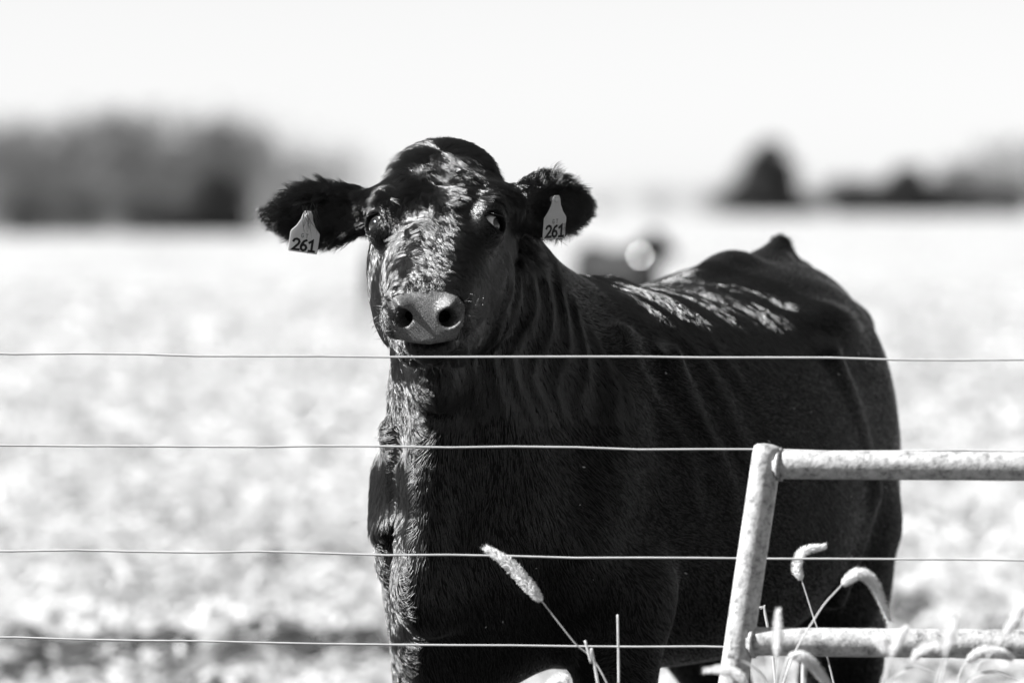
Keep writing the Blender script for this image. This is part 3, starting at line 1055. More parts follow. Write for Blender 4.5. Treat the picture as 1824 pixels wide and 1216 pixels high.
strands('face_hair', Ph, Dh, Nh, Lh, liftH, 0.00030, 7500, 0.32, 0.05, body, M['fur'], seed=22, jit=0.04, ljit=0.1)

# --- ears, shaggy
Pe, Ne = scatter(VH, QH, NH_, lambda c, nn: (ear_id(c)[0] >= 0).astype(float), 42000, 13)
eid, ec = ear_id(Pe)
De = np.zeros_like(Pe); Le = np.zeros(len(Pe)); lf = np.zeros(len(Pe))
for i, (rp_, A, Ln, wd_) in enumerate(EARS):
    m_ = eid == i
    qq = ec[m_]
    rel = qq[:, 1] / wd_
    v = np.stack([0.85 + 0 * rel, 0.95 * rel, 0.05 + 0 * rel], 1)
    dd = v @ A
    dd[:, 2] -= 0.25 * np.clip(-rel, 0, 1)
    De[m_] = dd
    edge = np.clip(np.abs(rel), 0, 1.1) ** 2
    tipf = np.clip(qq[:, 0] / Ln, 0, 1)
    front = np.clip((Ne[m_] @ A[2]), 0, 1)
    Le[m_] = 0.012 + (0.016 + 0.016 * rng.random(m_.sum()) ** 2) * edge + 0.010 * tipf ** 2 + 0.008 * front
    lf[m_] = 0.22 + 0.45 * edge
De += 0.15 * rng.normal(0, 1, De.shape)
strands('ear_hair', Pe, De, Ne, Le, lf, 0.00028, 2600, 0.5, 0.12, body, M['fur'], seed=23, jit=0.16, ljit=0.3)

# a few long strands hang over the tag in the left ear
kk = 16
c_ = np.array(at(549, 374, 9.98)); tg0 = EARS[0][1]
po = c_[None] + EARS[0][1][2] * 0.0 + np.stack([rng.uniform(-0.014, 0.016, kk), np.full(kk, -0.0), rng.uniform(-0.004, 0.012, kk)], 1)
po = po + (((EARS[0][0] + tg0[2] * 0.040 - po) @ tg0[2]) / tg0[2][1])[:, None] * np.array([0, 1, 0])
strands('ear_hair', po, np.array([[0.06, -0.10, -1.0]]) + 0.18 * rng.normal(0, 1, (kk, 3)), np.repeat(tg0[2][None], kk, 0), np.full(kk, 0.048), np.full(kk, 0.10), 0.00045, 0, 0, 0.08, body, M['fur'], seed=29)

# --- whiskers and lashes
wp, wd_, wn_, wl_ = [], [], [], []
cand = np.where((np.abs((VH - H0) @ HA[1]) > 0.05) & (((VH - H0) @ HA[0]) > 0.40))[0]
cand2 = np.where((((VH - H0) @ HA[0]) > 0.38) & (((VH - H0) @ HA[2]) < -0.14))[0]
pick = np.concatenate([rng.choice(cand, 150), rng.choice(cand2, 60)])
strands('whiskers', VH[pick], HA[0][None] * 0.4 + 0.5 * rng.normal(0, 1, (len(pick), 3)) + HA[2] * -0.2, NH_[pick], np.full(len(pick), 0.028), np.full(len(pick), 0.85),
        0.00035, 0, 0, 0.1, body, M['fur'], seed=24)

for (ec_, en_) in EYES:
    sg = 1 if (en_ @ HA[1]) > 0 else -1
    ax1 = unit(HA[0] - en_ * (HA[0] @ en_)); ax2 = np.cross(en_, ax1)
    ax2h = ax2; upv = -ax1
    k_ = 26
    th = rng.uniform(0.15, math.pi - 0.15, k_)
    p_ = ec_ + en_ * 0.021 + np.cos(th)[:, None] * ax2h * 0.021 + np.sin(th)[:, None] * upv * 0.0150
    dr = unit(HA[1] * sg - HA[2] * 0.5 - upv * 0.1)[None] + 0.25 * rng.normal(0, 1, (k_, 3)) + np.cos(th)[:, None] * ax2h * 0.3
    strands('eyelashes', p_, dr, np.repeat(unit(en_ * 0.5 + upv)[None], k_, 0), np.full(k_, 0.022), np.full(k_, 0.2), 0.0003, 0, 0, 0.05, body, M['fur'], seed=25)

# --- bits of chaff caught in the coat
pk = rng.choice(np.where((VB[:, 2] > 0.6) & (VB[:, 2] < 1.22) & (NB_[:, 1] < -0.1))[0], 34, replace=False)
mbc = MB()
for i_ in pk:
    p_ = Vector(VB[i_]) + Vector(NB_[i_]) * 0.008
    d_ = Vector(rng.normal(0, 1, 3)).normalized() * random.uniform(0.0012, 0.003)
    s_ = d_.orthogonal().normalized() * random.uniform(0.0006, 0.0014)
    mbc.face([p_ - d_ - s_, p_ - d_ + s_, p_ + d_ + s_, p_ + d_ - s_])
tag(link('chaff', mbc.mesh('chaff', False), M['foxtail'], body), kind='stuff')

# --- eyes
m, n, l, b = new_mat('eye')
at_ = n.new('ShaderNodeAttribute'); at_.attribute_name = 'iris'
rp = n.new('ShaderNodeValToRGB'); e = rp.color_ramp.elements
e[0].position = 0.0; e[0].color = G(0.004)
e[1].position = 1.0; e[1].color = G(0.85)
for p_, v_ in ((0.30, 0.004), (0.34, 0.03), (0.56, 0.05), (0.60, 0.012), (0.66, 0.8)):
    x = e.new(p_); x.color = G(v_)
l.new(at_.outputs['Fac'], rp.inputs['Fac']); l.new(rp.outputs['Color'], b.inputs['Base Color'])
b.inputs['Roughness'].default_value = 0.06
b.inputs['Specular IOR Level'].default_value = 0.6
M['eyeball'] = m
for (ec_, en_) in EYES:
    bm = bmesh.new()
    bmesh.ops.create_uvsphere(bm, u_segments=40, v_segments=28, radius=EYE_R - 0.0003)
    me = bpy.data.meshes.new('eye')
    bm.to_mesh(me); bm.free()
    sg = 1 if (en_ @ HA[1]) > 0 else -1
    gaze = unit(en_ + HA[1] * (0.85 if sg > 0 else -0.05) - HA[2] * (0.1 if sg > 0 else 0.0))
    co = np.array([v.co[:] for v in me.vertices])
    ang_ = np.arccos(np.clip((co @ gaze) / np.linalg.norm(co, axis=1), -1, 1))
    at2 = me.attributes.new('iris', 'FLOAT', 'POINT')
    at2.data.foreach_set('value', np.clip(ang_ / 1.1, 0, 1).astype(np.float32))
    co += ec_
    me.vertices.foreach_set('co', co.astype(np.float32).ravel())
    me.polygons.foreach_set('use_smooth', [True] * len(me.polygons))
    link('eye', me, M['eyeball'], body)


# ------------------------------------------------------------------ ear tags
def stroke_mesh(glyphs, hgt, th, adv):
    """block figures drawn as flat strokes"""
    shapes = {'2': [(0.02, 0.76), (0.10, 0.93), (0.30, 1.0), (0.48, 0.93), (0.56, 0.76), (0.48, 0.56), (0.25, 0.30), (0.05, 0.06), (0.60, 0.06)],
              '6': [(0.50, 0.98), (0.28, 0.86), (0.12, 0.62), (0.05, 0.36), (0.10, 0.14), (0.28, 0.03), (0.46, 0.12), (0.54, 0.30), (0.46, 0.48), (0.28, 0.56), (0.10, 0.44), (0.06, 0.34)],
              '1': [(0.06, 0.78), (0.34, 0.98), (0.34, 0.05)], '_': [(0.08, 0.05), (0.60, 0.05)],
              'G': [(0.56, 0.84), (0.40, 0.98), (0.20, 0.94), (0.06, 0.70), (0.06, 0.32), (0.20, 0.06), (0.42, 0.03), (0.58, 0.16), (0.58, 0.46), (0.34, 0.46)],
              'T': [(0.04, 0.97), (0.60, 0.97)], 'I': [(0.32, 0.95), (0.32, 0.02)]}
    mb = MB()
    x0 = -adv * (len(glyphs) - 1) / 2
    for gi, gset in enumerate(glyphs):
        for ch in gset:
            pts = [Vector((x0 + gi * adv + (px_ - 0.32) * hgt, (py_ - 0.5) * hgt, 0)) for px_, py_ in shapes[ch]]
            L_, R_ = [], []
            for i_, p_ in enumerate(pts):
                d1 = (p_ - pts[i_ - 1]).normalized() if i_ else (pts[1] - p_).normalized()
                d2 = (pts[i_ + 1] - p_).normalized() if i_ < len(pts) - 1 else d1
                t_ = (d1 + d2).normalized()
                nn_ = Vector((-t_.y, t_.x, 0)) * (th / 2 / max(0.45, t_.dot(d1)))
                ext = Vector((0, 0, 0))
                if i_ == 0: ext = -d1 * th * 0.3
                if i_ == len(pts) - 1: ext = d1 * th * 0.3
                L_.append(p_ + nn_ + ext); R_.append(p_ - nn_ + ext)
            for i_ in range(len(pts) - 1):
                mb.face([R_[i_], R_[i_ + 1], L_[i_ + 1], L_[i_]])
    return mb.mesh('figures', False)


def ear_tag(top, xdir, ydir, w, h, label, name='ear_tag'):
    """top: where the stud sits; xdir right, ydir up across the plate"""
    xd = unit(xdir); yd = unit(np.array(ydir) - xd * (np.array(ydir) @ xd)); zd = np.cross(xd, yd)
    root = empty(name, tuple(top))
    tag(root, label, 'ear tag', 'numbered tags in the ears')
    mat = Matrix((xd, yd, zd)).transposed().to_4x4()
    hw = w / 2
    out = [(-hw * 0.20, 0.008), (hw * 0.20, 0.008), (hw * 0.34, 0.002), (hw * 0.42, -h * 0.12), (hw * 0.66, -h * 0.30), (hw * 0.97, -h * 0.44), (hw * 1.0, -h * 0.48),
           (hw * 1.0, -h * 0.96), (hw * 0.95, -h), (-hw * 0.95, -h), (-hw * 1.0, -h * 0.96), (-hw * 1.0, -h * 0.48), (-hw * 0.97, -h * 0.44), (-hw * 0.66, -h * 0.30), (-hw * 0.42, -h * 0.12), (-hw * 0.34, 0.002)]
    bm = bmesh.new()
    vs = [bm.verts.new((x_, y_, 0.0008)) for x_, y_ in out]
    f_ = bm.faces.new(vs)
    ex = bmesh.ops.extrude_face_region(bm, geom=[f_])
    bmesh.ops.translate(bm, vec=(0, 0, -0.0018), verts=[g_ for g_ in ex['geom'] if isinstance(g_, bmesh.types.BMVert)])
    bmesh.ops.recalc_face_normals(bm, faces=bm.faces[:])
    bmesh.ops.bevel(bm, geom=[e_ for e_ in bm.edges], offset=0.0003, segments=1, affect='EDGES')
    me_ = bpy.data.meshes.new('plate'); bm.to_mesh(me_); bm.free()
    me_.transform(mat)
    pl = link('plate', me_, M['tag'], root, keep=False)
    t1 = stroke_mesh(['2', '6', '1_'], h * 0.30, h * 0.062, h * 0.205); t1.transform(Matrix.Translation((0.001, -h * 0.80, 0.0012))); t1.transform(mat)
    link('printed_number', t1, M['ink'], pl, keep=False)
    t2 = stroke_mesh(['G', 'TI'], h * 0.105, h * 0.018, h * 0.12); t2.transform(Matrix.Translation((0, -h * 0.545, 0.0012))); t2.transform(mat)
    link('printed_letters', t2, M['pale_ink'], pl, keep=False)
    sb_ = MB(); sb_.tube([Vector((0, 0, -0.012)), Vector((0, 0, 0.002)), Vector((0, 0, 0.004))], [0.005, 0.005, 0.003], 12)
    ms = sb_.mesh('stud'); ms.transform(mat)
    link('stud', ms, M['tag'], root, keep=False)
    return root


def ear_front(i, px, py, lift_=0.012):
    """point on the front of ear i seen at that pixel"""
    p = np.array(at(px, py, 10.0)); o_ = np.array([0, 0, CAM_Z])
    d_ = unit(p - o_)
    rp_, A, Ln, wd_ = EARS[i]
    t_ = ((rp_ + A[2] * lift_ - o_) @ A[2]) / (d_ @ A[2])
    return o_ + d_ * t_


ear_tag(ear_front(0, 548, 384, 0.034), (1, 0.05, -0.14), (0.12, -0.12, 1), 0.052, 0.066, 'pale ear tag numbered 261 in the ear at the left, strands of hair over it')
ear_tag(ear_front(1, 991, 356, 0.034), (0.72, 0.62, 0.05), (0.14, -0.1, 1), 0.052, 0.070, 'pale ear tag marked GT 261 in the ear at the right')

# ------------------------------------------------------------------ wire fence
def fence_y(x):
    return 9.6 - 0.165 * x


fence = empty('wire_fence', (0, fence_y(0), 0))
tag(fence, 'four strand smooth wire fence running across in front of the cow', 'fence')
for j, (pl_, pr_) in enumerate(((630, 641), (792, 803), (980, 999), (1137, 1161))):
    za = (at(0, pl_, fence_y(-0.87)).z, at(1824, pr_, fence_y(0.87)).z)
    zl = (za[0] + za[1]) / 2
    mb = MB()
    pts = []
    for i in range(61):
        x_ = -3.2 + 6.4 * i / 60
        zz = za[0] + (za[1] - za[0]) * (x_ + 0.87) / 1.74
        zz = zl + (zz - zl) * 0.9
        pts.append(Vector((x_, fence_y(x_), zz + 0.0014 * math.sin(x_ * 5 + j * 2) + 0.0009 * math.sin(x_ * 17 + j) + 0.0008 * math.sin(x_ * 39 + 3 * j))))
    mb.tube(pts, 0.0018, 8)
    link('wire', mb.mesh('wire'), M['wire'], fence)
for x_ in (-3.2, 3.2):
    mb = MB(); mb.tube([Vector((x_, fence_y(x_) + 0.055, -0.2)), Vector((x_, fence_y(x_) + 0.055, 1.34)), Vector((x_, fence_y(x_) + 0.055, 1.37))], [0.055, 0.05, 0.035], 14)
    link('post', mb.mesh('post'), M['post'], fence)

# ------------------------------------------------------------------ pipe gate
def gate_y(x):
    return 9.36 - 0.12 * (x - 0.45)


gate = empty('pipe_gate', (0.42, gate_y(0.42), 0))
tag(gate, 'galvanised pipe gate with a slanting end pipe, in front of the wires', 'gate')


def gp(px, py):
    p = at(px, py, 9.36)
    for _ in range(4):
        p = at(px, py, gate_y(p.x))
    return p


ptop, pbot = gp(1366, 812), gp(1306, 1216)
dirv = (pbot - ptop).normalized()
stile_end = ptop + dirv * ((ptop.z - 0.14) / -dirv.z)


def pitted(mb_pts, r_, n_=28, seed=0):
    """pipe whose galvanised skin is slightly lumpy"""
    g_ = random.Random(seed)
    mb = MB(); mb.tube(mb_pts, r_, n_)
    return mb


def long_tube(a, b_, r_, k=80):
    return [a + (b_ - a) * (i / k) for i in range(k + 1)]


mb = MB()
top_cap = ptop - dirv * 0.014
pts = [top_cap - dirv * 0.006, top_cap - dirv * 0.004, top_cap] + long_tube(top_cap + dirv * 0.01, stile_end, 0, 60)
mb.tube(pts, [0.008, 0.018, 0.0235] + [0.0245] * 61, 28)
link('end_pipe', mb.mesh('end_pipe'), M['pipe'], gate)
rails = []
for j, (py0, zoff) in enumerate(((827, 0), (1142, 0), (None, 0.55), (None, 0.30))):
    if py0:
        pa = gp(1390, py0)
        zr = pa.z
    else:
        zr = zoff
    tt = (ptop.z - zr) / (ptop.z - stile_end.z)
    st = ptop + (stile_end - ptop) * tt
    xe = 3.3
    en = Vector((xe, gate_y(xe), zr - 0.006))
    sdir = (en - st).normalized()
    mb = MB(); mb.tube(long_tube(st + sdir * 0.012, en, 0, 120), 0.0238, 28)
    rl = link('rail', mb.mesh('rail'), M['pipe'], gate)
    # weld bead where the rail meets the end pipe
    mb = MB(); ring = []
    perp1 = Vector((0, 0, 1)); perp2 = sdir.cross(perp1).normalized()
    for k in range(25):
        an = 2 * math.pi * k / 24
        ring.append(st + sdir * (0.0255 - 0.006 * abs(math.cos(an + math.pi / 2))) + (perp1 * math.cos(an) + perp2 * math.sin(an)) * 0.0242)
    mb.tube(ring, [0.0035 + 0.0012 * random.random() for _ in ring], 8, caps=False)
    link('weld', mb.mesh('weld'), M['pipe'], rl)
mb = MB(); mb.tube([Vector((3.3, gate_y(3.3), 0.12)), Vector((3.3, gate_y(3.3), 1.12))], 0.0245, 24)
link('end_pipe', mb.mesh('end_pipe'), M['pipe'], gate)


# ------------------------------------------------------------------ foxtail grass
def foxtail(head_px, stem_px, Y, label, r_head=0.0062, brist=0.010, seed=0, leaf=None):
    """head_px: pixels from the base of the seed head to its tip; stem_px: from the head base downwards"""
    g_ = random.Random(seed)
    sp = [at(px, py, Y) for px, py in stem_px]
    last, prev = sp[-1], sp[-2]
    dr = (last - prev).normalized()
    foot = Vector((last.x + dr.x * 0.25, Y + 0.02 * g_.uniform(-1, 1), 0.0))
    foot.z = float(ground_z(foot.x, foot.y)) - 0.02
    root = empty('foxtail_grass', (foot.x, foot.y, 0))
    tag(root, label, 'grass', 'dry foxtail grass by the gate')
    path = bez(sp + [last * 0.6 + foot * 0.4 + Vector((dr.x * 0.08, 0, 0)), foot], 10)
    mb = MB(); mb.tube(path, [0.0010 + 0.0009 * i / len(path) for i in range(len(path))], 7)
    link('stem', mb.mesh('stem'), M['stem'], root)
    hp = bez([at(px, py, Y + 0.006 * i) for i, (px, py) in enumerate(head_px)], 14)
    nH = len(hp)
    mb = MB()
    rad_ = []
    for i in range(nH):
        t_ = i / (nH - 1)
        rad_.append(r_head * (0.62 + 0.38 * min(1, t_ * 6)) * (1 - 0.62 * max(0, (t_ - 0.55) / 0.45) ** 1.6))
    rad_ = [r * 1.08 for r in rad_]
    mb.tube(hp, [r * 0.30 for r in rad_], 7)
    tot = sum((hp[i + 1] - hp[i]).length for i in range(nH - 1))
    nb = int(tot * 11500)
    for _ in range(nb):
        f_ = g_.random() * (nH - 1.001)
        i = int(f_); p = hp[i].lerp(hp[i + 1], f_ - i)
        t = (hp[i + 1] - hp[i]).normalized()
        o1 = t.orthogonal().normalized(); o2 = t.cross(o1)
        an = g_.random() * 6.283
        rd = o1 * math.cos(an) + o2 * math.sin(an)
        r0 = rad_[i]
        # plump spikelet
        base = p + rd * r0 * 0.45
        tip = p + rd * r0 * (0.95 + 0.25 * g_.random()) + t * (0.0028 + 0.002 * g_.random())
        sd = (t.cross(rd) * g_.uniform(-1, 1) + rd * g_.uniform(-0.8, 0.8) + t * g_.uniform(-0.4, 0.4)).normalized() * 0.00085
        mb.face([base - sd, base + sd, tip + sd * 0.5 + rd * 0.0003, tip - sd * 0.5 + rd * 0.0003])
        # bristle
        if g_.random() < 0.9:
            bl = brist * g_.uniform(0.7, 2.0)
            bt = base + rd * bl * 0.55 + t * bl * g_.uniform(0.5, 0.95)
            sd2 = (t.cross(rd) + t * g_.uniform(-0.5, 0.5)) * 0.00026
            mb.face([base - sd2, base + sd2, bt])
    link('seed_head', mb.mesh('seed_head', smooth=False), M['foxtail'], root)
    if leaf:
        lp = bez([at(px, py, Y) for px, py in leaf], 10)
        mb = MB()
        for i in range(len(lp) - 1):
            def wv(k):
                t_ = k / (len(lp) - 1)
                return Vector((0, 0.3, 1)).normalized() * 0.0032 * math.sin(math.pi * min(1, 0.12 + t_ * 0.88)) ** 0.7
            mb.face([lp[i] - wv(i), lp[i] + wv(i), lp[i + 1] + wv(i + 1), lp[i + 1] - wv(i + 1)])
        link('leaf', mb.mesh('leaf'), M['stem'], root)
    return root


foxtail([(965, 1070), (935, 1035), (905, 1003), (866, 976)], [(965, 1070), (1020, 1140), (1082, 1218)], 9.42,
        'straight foxtail head leaning left across the cow\'s chest', 0.0100, 0.008, 1)
foxtail([(1428, 1032), (1419, 1008), (1432, 982), (1468, 973)], [(1428, 1032), (1448, 1095), (1485, 1216)], 9.52,
        'short hooked foxtail head bent right, behind the gate rail', 0.0085, 0.007, 2)
foxtail([(1500, 1040), (1530, 1022), (1558, 1042), (1584, 1104)], [(1500, 1040), (1455, 1095), (1395, 1216)], 9.22,
        'long foxtail head arching right over the second gate rail', 0.0092, 0.009, 3)
foxtail([(1384, 1172), (1385, 1130), (1386, 1086)], [(1384, 1172), (1381, 1218), (1379, 1260)], 8.85,
        'upright blurred foxtail head in front of the second rail, nearest the slanting pipe', 0.0075, 0.006, 4, leaf=[(1380, 1240), (1362, 1208), (1344, 1188), (1318, 1174)])
foxtail([(1405, 1166), (1432, 1172), (1455, 1192), (1476, 1222)], [(1405, 1166), (1396, 1195), (1386, 1250)], 8.95,
        'foxtail head drooping right just under the second rail', 0.0085, 0.009, 5)
foxtail([(1332, 1222), (1312, 1200), (1286, 1192), (1256, 1193)], [(1332, 1222), (1340, 1245), (1346, 1270)], 8.95,
        'foxtail head curling left across the foot of the slanting pipe', 0.0075, 0.007, 6)
foxtail([(1583, 1165), (1572, 1145), (1556, 1128)], [(1583, 1165), (1576, 1200), (1566, 1250)], 8.55,
        'blurred forked foxtail in front of the rail just past the cow', 0.0085, 0.007, 7, leaf=[(1568, 1240), (1592, 1204), (1630, 1186), (1668, 1200)])
foxtail([(1588, 1168), (1600, 1140), (1616, 1118)], [(1588, 1168), (1578, 1205), (1570, 1255)], 8.5,
        'blurred foxtail leaning right against the second rail past the cow', 0.0075, 0.006, 8)
foxtail([(1690, 1165), (1664, 1150), (1640, 1158), (1629, 1172)], [(1690, 1165), (1680, 1195), (1672, 1250)], 8.7,
        'small foxtail head curled left in front of the second rail', 0.008, 0.007, 9)
foxtail([(1686, 1160), (1692, 1132), (1700, 1098)], [(1686, 1160), (1674, 1200), (1664, 1250)], 8.3,
        'upright very blurred foxtail standing taller than the second rail', 0.0085, 0.007, 10)
foxtail([(1722, 1176), (1750, 1160), (1780, 1162), (1802, 1172)], [(1722, 1176), (1712, 1196), (1700, 1250)], 8.95,
        'foxtail head arched flat along the lower edge of the second rail', 0.008, 0.007, 11, leaf=[(1702, 1240), (1732, 1206), (1772, 1196), (1818, 1212)])
foxtail([(1790, 1130), (1806, 1105), (1822, 1080)], [(1790, 1130), (1760, 1170), (1725, 1225)], 8.6,
        'blurred foxtail leaning out at the right edge of the picture', 0.008, 0.007, 12)
foxtail([(1012, 1222), (1000, 1208), (985, 1214), (972, 1230)], [(1012, 1222), (1020, 1240), (1028, 1270)], 9.3,
        'tip of a foxtail head showing at the bottom between the forelegs', 0.009, 0.007, 13)


def stalk(px, Y, label, r_=0.0017, fork=False):
    sp = [at(a, b_, Y) for a, b_ in px]
    dr = (sp[-1] - sp[-2]).normalized()
    foot = Vector((sp[-1].x + dr.x * 0.4, Y, -0.02))
    root = empty('grass_stalk', (foot.x, foot.y, 0))
    tag(root, label, 'grass stalk', 'broken grass stalks in front of the wires')
    path = bez(sp + [foot], 8)
    mb = MB(); mb.tube(path, [r_ * (0.9 + 0.3 * i / len(path)) for i in range(len(path))], 8)
    st = link('stem', mb.mesh('stem'), M['stem'], root)
    if fork:
        mb = MB()
        for dx_, dz_ in ((-0.0085, -0.001), (-0.006, -0.004), (0.0015, 0.003)):
            mb.tube([path[0], path[0] + Vector((dx_, 0, dz_))], [0.0016, 0.001], 6)
        link('broken_tip', mb.mesh('broken_tip'), M['stem'], st)


stalk([(1100, 1094), (1101, 1150), (1102, 1222)], 9.40, 'bare upright stalk in front of the lowest wire, with no seed head')
stalk([(1042, 1140), (1053, 1180), (1066, 1224)], 9.35, 'thick cut stalk leaning right, crossing the straight foxtail\'s stem', 0.0021)
stalk([(1361, 1080), (1364, 1098), (1370, 1130), (1380, 1200)], 9.55, 'thin stalk with a broken forked tip beside the slanting pipe', 0.0021, True)
stalk([(1434, 1185), (1432, 1205), (1431, 1240)], 9.15, 'short thick stalk end under the second rail', 0.004)


# ------------------------------------------------------------------ distant cattle
FC = Field((-0.62, 9.5, -0.05), (0.92, 11.95, 1.72), 0.024)
for op in cow_ops(False): op.apply(FC)
VF, QF = surface_nets(FC)
VF = VF - BP(0.8, 0, 0)
# turn so that the body axis lies along +x
rot = np.array([FWD, LEFT, UP])
VF = VF @ rot.T
M['far_cow'] = simple('far_hide', [(0.3, 0.006), (0.7, 0.014)], 9, rough=0.6, spec=0.2)
me_far = mesh_np('far_cow', VF, QF); me_far.materials.append(M['far_cow'])


def far_cow(px, Y, ang_, sc_, label):
    p = at(px, 500, Y)
    e_ = empty('cow', (p.x, Y, float(ground_z(p.x, Y))))
    e_.rotation_euler.z = ang_
    e_.scale = (sc_, sc_, sc_)
    tag(e_, label, 'cow', 'black cattle in the stubble field')
    link('body', me_far, None, e_, keep=False)
    return e_


far_cow(1102, 60, R(-56), 0.78, 'blurred dark cow far out in the field, seen over the near cow\'s back')
far_cow(700, 66, R(-70), 0.70, 'blurred dark cow far out in the field, half hidden behind the near cow\'s head')

# shiny tag on the far cow that throws a round out-of-focus glint
m, n, l, b = new_mat('shiny_metal_tag')
b.inputs['Base Color'].default_value = G(0.85)
b.inputs['Metallic'].default_value = 1.0
b.inputs['Roughness'].default_value = 0.5
M['shiny'] = m
gpnt = at(1140, 455, 58.9)
hv = (SUN + (Vector((0, 0, CAM_Z)) - gpnt).normalized()).normalized()
bm = bmesh.new()
bmesh.ops.create_cone(bm, cap_ends=True, segments=16, radius1=0.023, radius2=0.023, depth=0.004)
bmesh.ops.transform(bm, matrix=hv.to_track_quat('Z', 'Y').to_matrix().to_4x4(), verts=bm.verts)
me_ = bpy.data.meshes.new('shiny_tag'); bm.to_mesh(me_); bm.free()
o = link('ear_tag', me_, M['shiny'])
o.location = gpnt
tag(o, 'round glint of a shiny tag on the far cow over the near cow\'s back', 'ear tag')


# ------------------------------------------------------------------ trees along the far edge of the field
def bare_tree(px, Y, h_, spread, label, dense=1.0, seed=0, name='bare_tree', mats=('bark', 'twig'), shape='round', low=0.25):
    g_ = np.random.default_rng(seed)
    p = at(px, 400, Y)
    base = Vector((p.x, Y, -0.3))
    root = empty(name, tuple(base))
    tag(root, label, 'tree', 'trees along the far edge of the field')
    mb = MB()
    tw = []
    lean = g_.normal(0, 0.04, 2)
    top = Vector((lean[0] * h_, lean[1] * h_, h_ * 0.8))
    mb.tube([Vector((0, 0, 0)), top * 0.4, top], [h_ * 0.025, h_ * 0.018, h_ * 0.004], 7)
    nl = 14
    ends = []
    for i in range(nl):
        t_ = low + (0.95 - low) * i / nl
        an = i * 2.4 + g_.uniform(-0.4, 0.4)
        s0 = top * t_
        prof = math.sin(math.pi * (0.18 + 0.8 * (t_ - low) / (1 - low))) ** 0.8 if shape == 'round' else (1.04 - t_) ** 0.62
        ln_ = spread * prof * g_.uniform(0.75, 1.1)
        e_ = s0 + Vector((math.cos(an) * ln_, math.sin(an) * ln_, ln_ * (0.55 if shape == 'round' else 0.05)))
        mid = s0.lerp(e_, 0.5) + Vector((0, 0, -0.06 * ln_))
        mb.tube([s0, mid, e_], [h_ * 0.010, h_ * 0.006, h_ * 0.002], 5)
        ends.append((s0, mid, e_, ln_))
    link('trunk', mb.mesh('trunk'), M[mats[0]], root, keep=False)
    cnt = int(2600 * dense)
    C = []
    for _ in range(cnt):
        s0, mid, e_, ln_ = ends[g_.integers(nl)]
        u_ = g_.random() ** 0.6
        q_ = s0.lerp(e_, u_) + Vector(tuple(g_.normal(0, 0.19 * ln_ + 0.25, 3)))
        if q_.z < 0.1: q_.z = 0.1 + g_.random() * 0.5
        C.append(q_[:])
    C = np.array(C)
    dd = g_.normal(0, 1, C.shape); dd[:, 2] += 0.6; dd /= np.linalg.norm(dd, axis=1, keepdims=True)
    sd = np.cross(dd, g_.normal(0, 1, C.shape)); sd /= np.linalg.norm(sd, axis=1, keepdims=True)
    L_ = g_.uniform(0.25, 0.75, cnt)[:, None] * (h_ / 9); w_ = (0.05 if mats[1] == 'twig' else 0.2) * (h_ / 9)
    V_ = np.stack([C - dd * L_ * 0.5 - sd * w_, C - dd * L_ * 0.5 + sd * w_, C + dd * L_ * 0.5 + sd * w_ * 0.4, C + dd * L_ * 0.5 - sd * w_ * 0.4], 1).reshape(-1, 3)
    F_ = np.arange(cnt * 4).reshape(-1, 4)
    link('crown', mesh_np('crown', V_, F_, False), M[mats[1]], root, keep=False)
    return root


POS = ['leftmost', 'second from the left', 'third from the left', 'fourth from the left', 'fifth from the left', 'sixth from the left', 'seventh from the left', 'eighth from the left', 'ninth from the left', 'tenth from the left']
LT = [(-60, 425, 9.0, 3.0), (25, 415, 9.0, 2.8), (95, 430, 10.0, 3.0), (165, 420, 10.8, 3.0), (235, 410, 9.8, 2.6), (300, 430, 8.4, 2.8), (365, 425, 10.6, 3.0), (430, 440, 8.9, 2.9), (505, 470, 7.6, 2.9), (580, 520, 8.0, 3.2)]
for i, (px, Y, h_, sp_) in enumerate(LT):
    k_ = 0.68
    Y, h_, sp_ = Y * k_, h_ * k_ * (1.0 + 0.08 * math.sin(i * 2.1)), sp_ * k_ * 1.5
    bare_tree(px, Y, h_, sp_, 'hazy bare deciduous tree, %s in the row behind the field at left' % POS[i], 1.3 if i < 8 else 1.0, 100 + i, low=0.12)
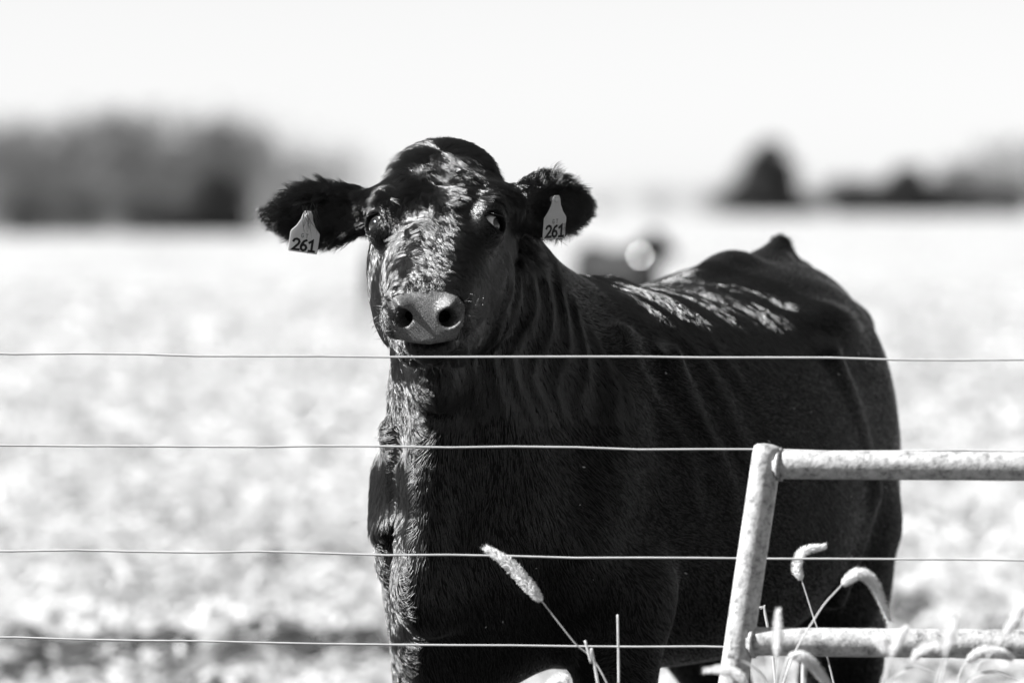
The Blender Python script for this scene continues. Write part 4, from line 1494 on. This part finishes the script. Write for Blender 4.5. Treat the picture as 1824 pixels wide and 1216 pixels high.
# dark cedars and brush
DARK = [('dark_cedar', 385, 400, 5.6, 2.0, 'small dark cedar at the right end of the left treeline', 3.5, 'cone'),
        ('dark_bush', 40, 395, 3.0, 2.6, 'low dark bush at the far left foot of the treeline', 1.2, 'round'),
        ('dark_bush', 135, 400, 2.6, 2.6, 'low dark bush second from the left under the bare trees', 1.2, 'round'),
        ('dark_bush', 305, 398, 2.4, 2.4, 'low dark bush at the treeline foot, between the other bushes and the small cedar', 1.6, 'round'),
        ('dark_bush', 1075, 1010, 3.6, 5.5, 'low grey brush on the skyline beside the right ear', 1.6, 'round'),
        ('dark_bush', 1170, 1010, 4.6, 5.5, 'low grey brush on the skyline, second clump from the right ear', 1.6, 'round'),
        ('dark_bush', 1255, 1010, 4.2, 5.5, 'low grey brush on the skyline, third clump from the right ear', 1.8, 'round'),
        ('dark_bush', 1310, 1005, 4.8, 4.5, 'low dark brush touching the lone cedar on its left', 2.0, 'round'),
        ('dark_bush', 1440, 1005, 3.6, 3.5, 'low dark brush in the gap between the lone cedar and the hedgerow', 1.6, 'round'),
        ('dark_bush', 1725, 1005, 4.4, 4.5, 'low dark bush second from the right end of the hedgerow', 2.0, 'round'),
        ('dark_bush', 1795, 1005, 4.4, 4.5, 'low dark bush at the right end of the hedgerow', 2.0, 'round'),
        ('dark_bush', 250, 395, 3.0, 2.8, 'low dark bush third from the left under the bare trees', 1.2, 'round'),
        ('dark_cedar', 1366, 1010, 16.5, 5.6, 'tall dark cedar standing alone at right above the cow\'s rump', 6.0, 'cone'),
        ('dark_bush', 1510, 1000, 6.0, 4.6, 'dark rounded bush at the left end of the right hand hedgerow', 3.0, 'round'),
        ('dark_cedar', 1610, 1000, 11.0, 4.4, 'pointed dark cedar in the middle of the right hand hedgerow', 3.4, 'cone'),
        ('dark_bush', 1560, 1020, 6.0, 4.6, 'low dark bush between the hedgerow\'s left end and its pointed cedar', 3.0, 'round'),
        ('dark_bush', 1665, 1010, 6.2, 4.8, 'low dark bush just right of the hedgerow\'s pointed cedar', 3.0, 'round')]
for i, (nm, px, Y, h_, sp_, lab, dn, shp) in enumerate(DARK):
    k_ = 0.68
    Y, h_, sp_ = Y * k_, h_ * k_, sp_ * k_
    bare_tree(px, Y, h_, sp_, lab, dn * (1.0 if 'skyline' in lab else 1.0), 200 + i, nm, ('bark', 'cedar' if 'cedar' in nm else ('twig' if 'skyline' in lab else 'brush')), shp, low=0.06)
for i, (px, Y, h_, sp_, lab, dn) in enumerate([
        (1712, 720, 8.2, 3.2, 'grey bare tree rising behind the right hand hedgerow', 1.6),
        (1775, 1250, 18.0, 8.0, 'tall pale bare tree near the right edge of the picture', 0.5),
        (1850, 1250, 19.0, 8.0, 'tall pale bare tree cut by the right edge of the picture', 0.5),
        (1800, 700, 5.5, 4.5, 'low grey tree at the right end of the hedgerow', 2.2),
        (1745, 690, 5.0, 4.0, 'low grey tree next to the right end of the hedgerow', 2.2)]):
    bare_tree(px, Y, h_, sp_, lab, dn, 300 + i, low=0.12)
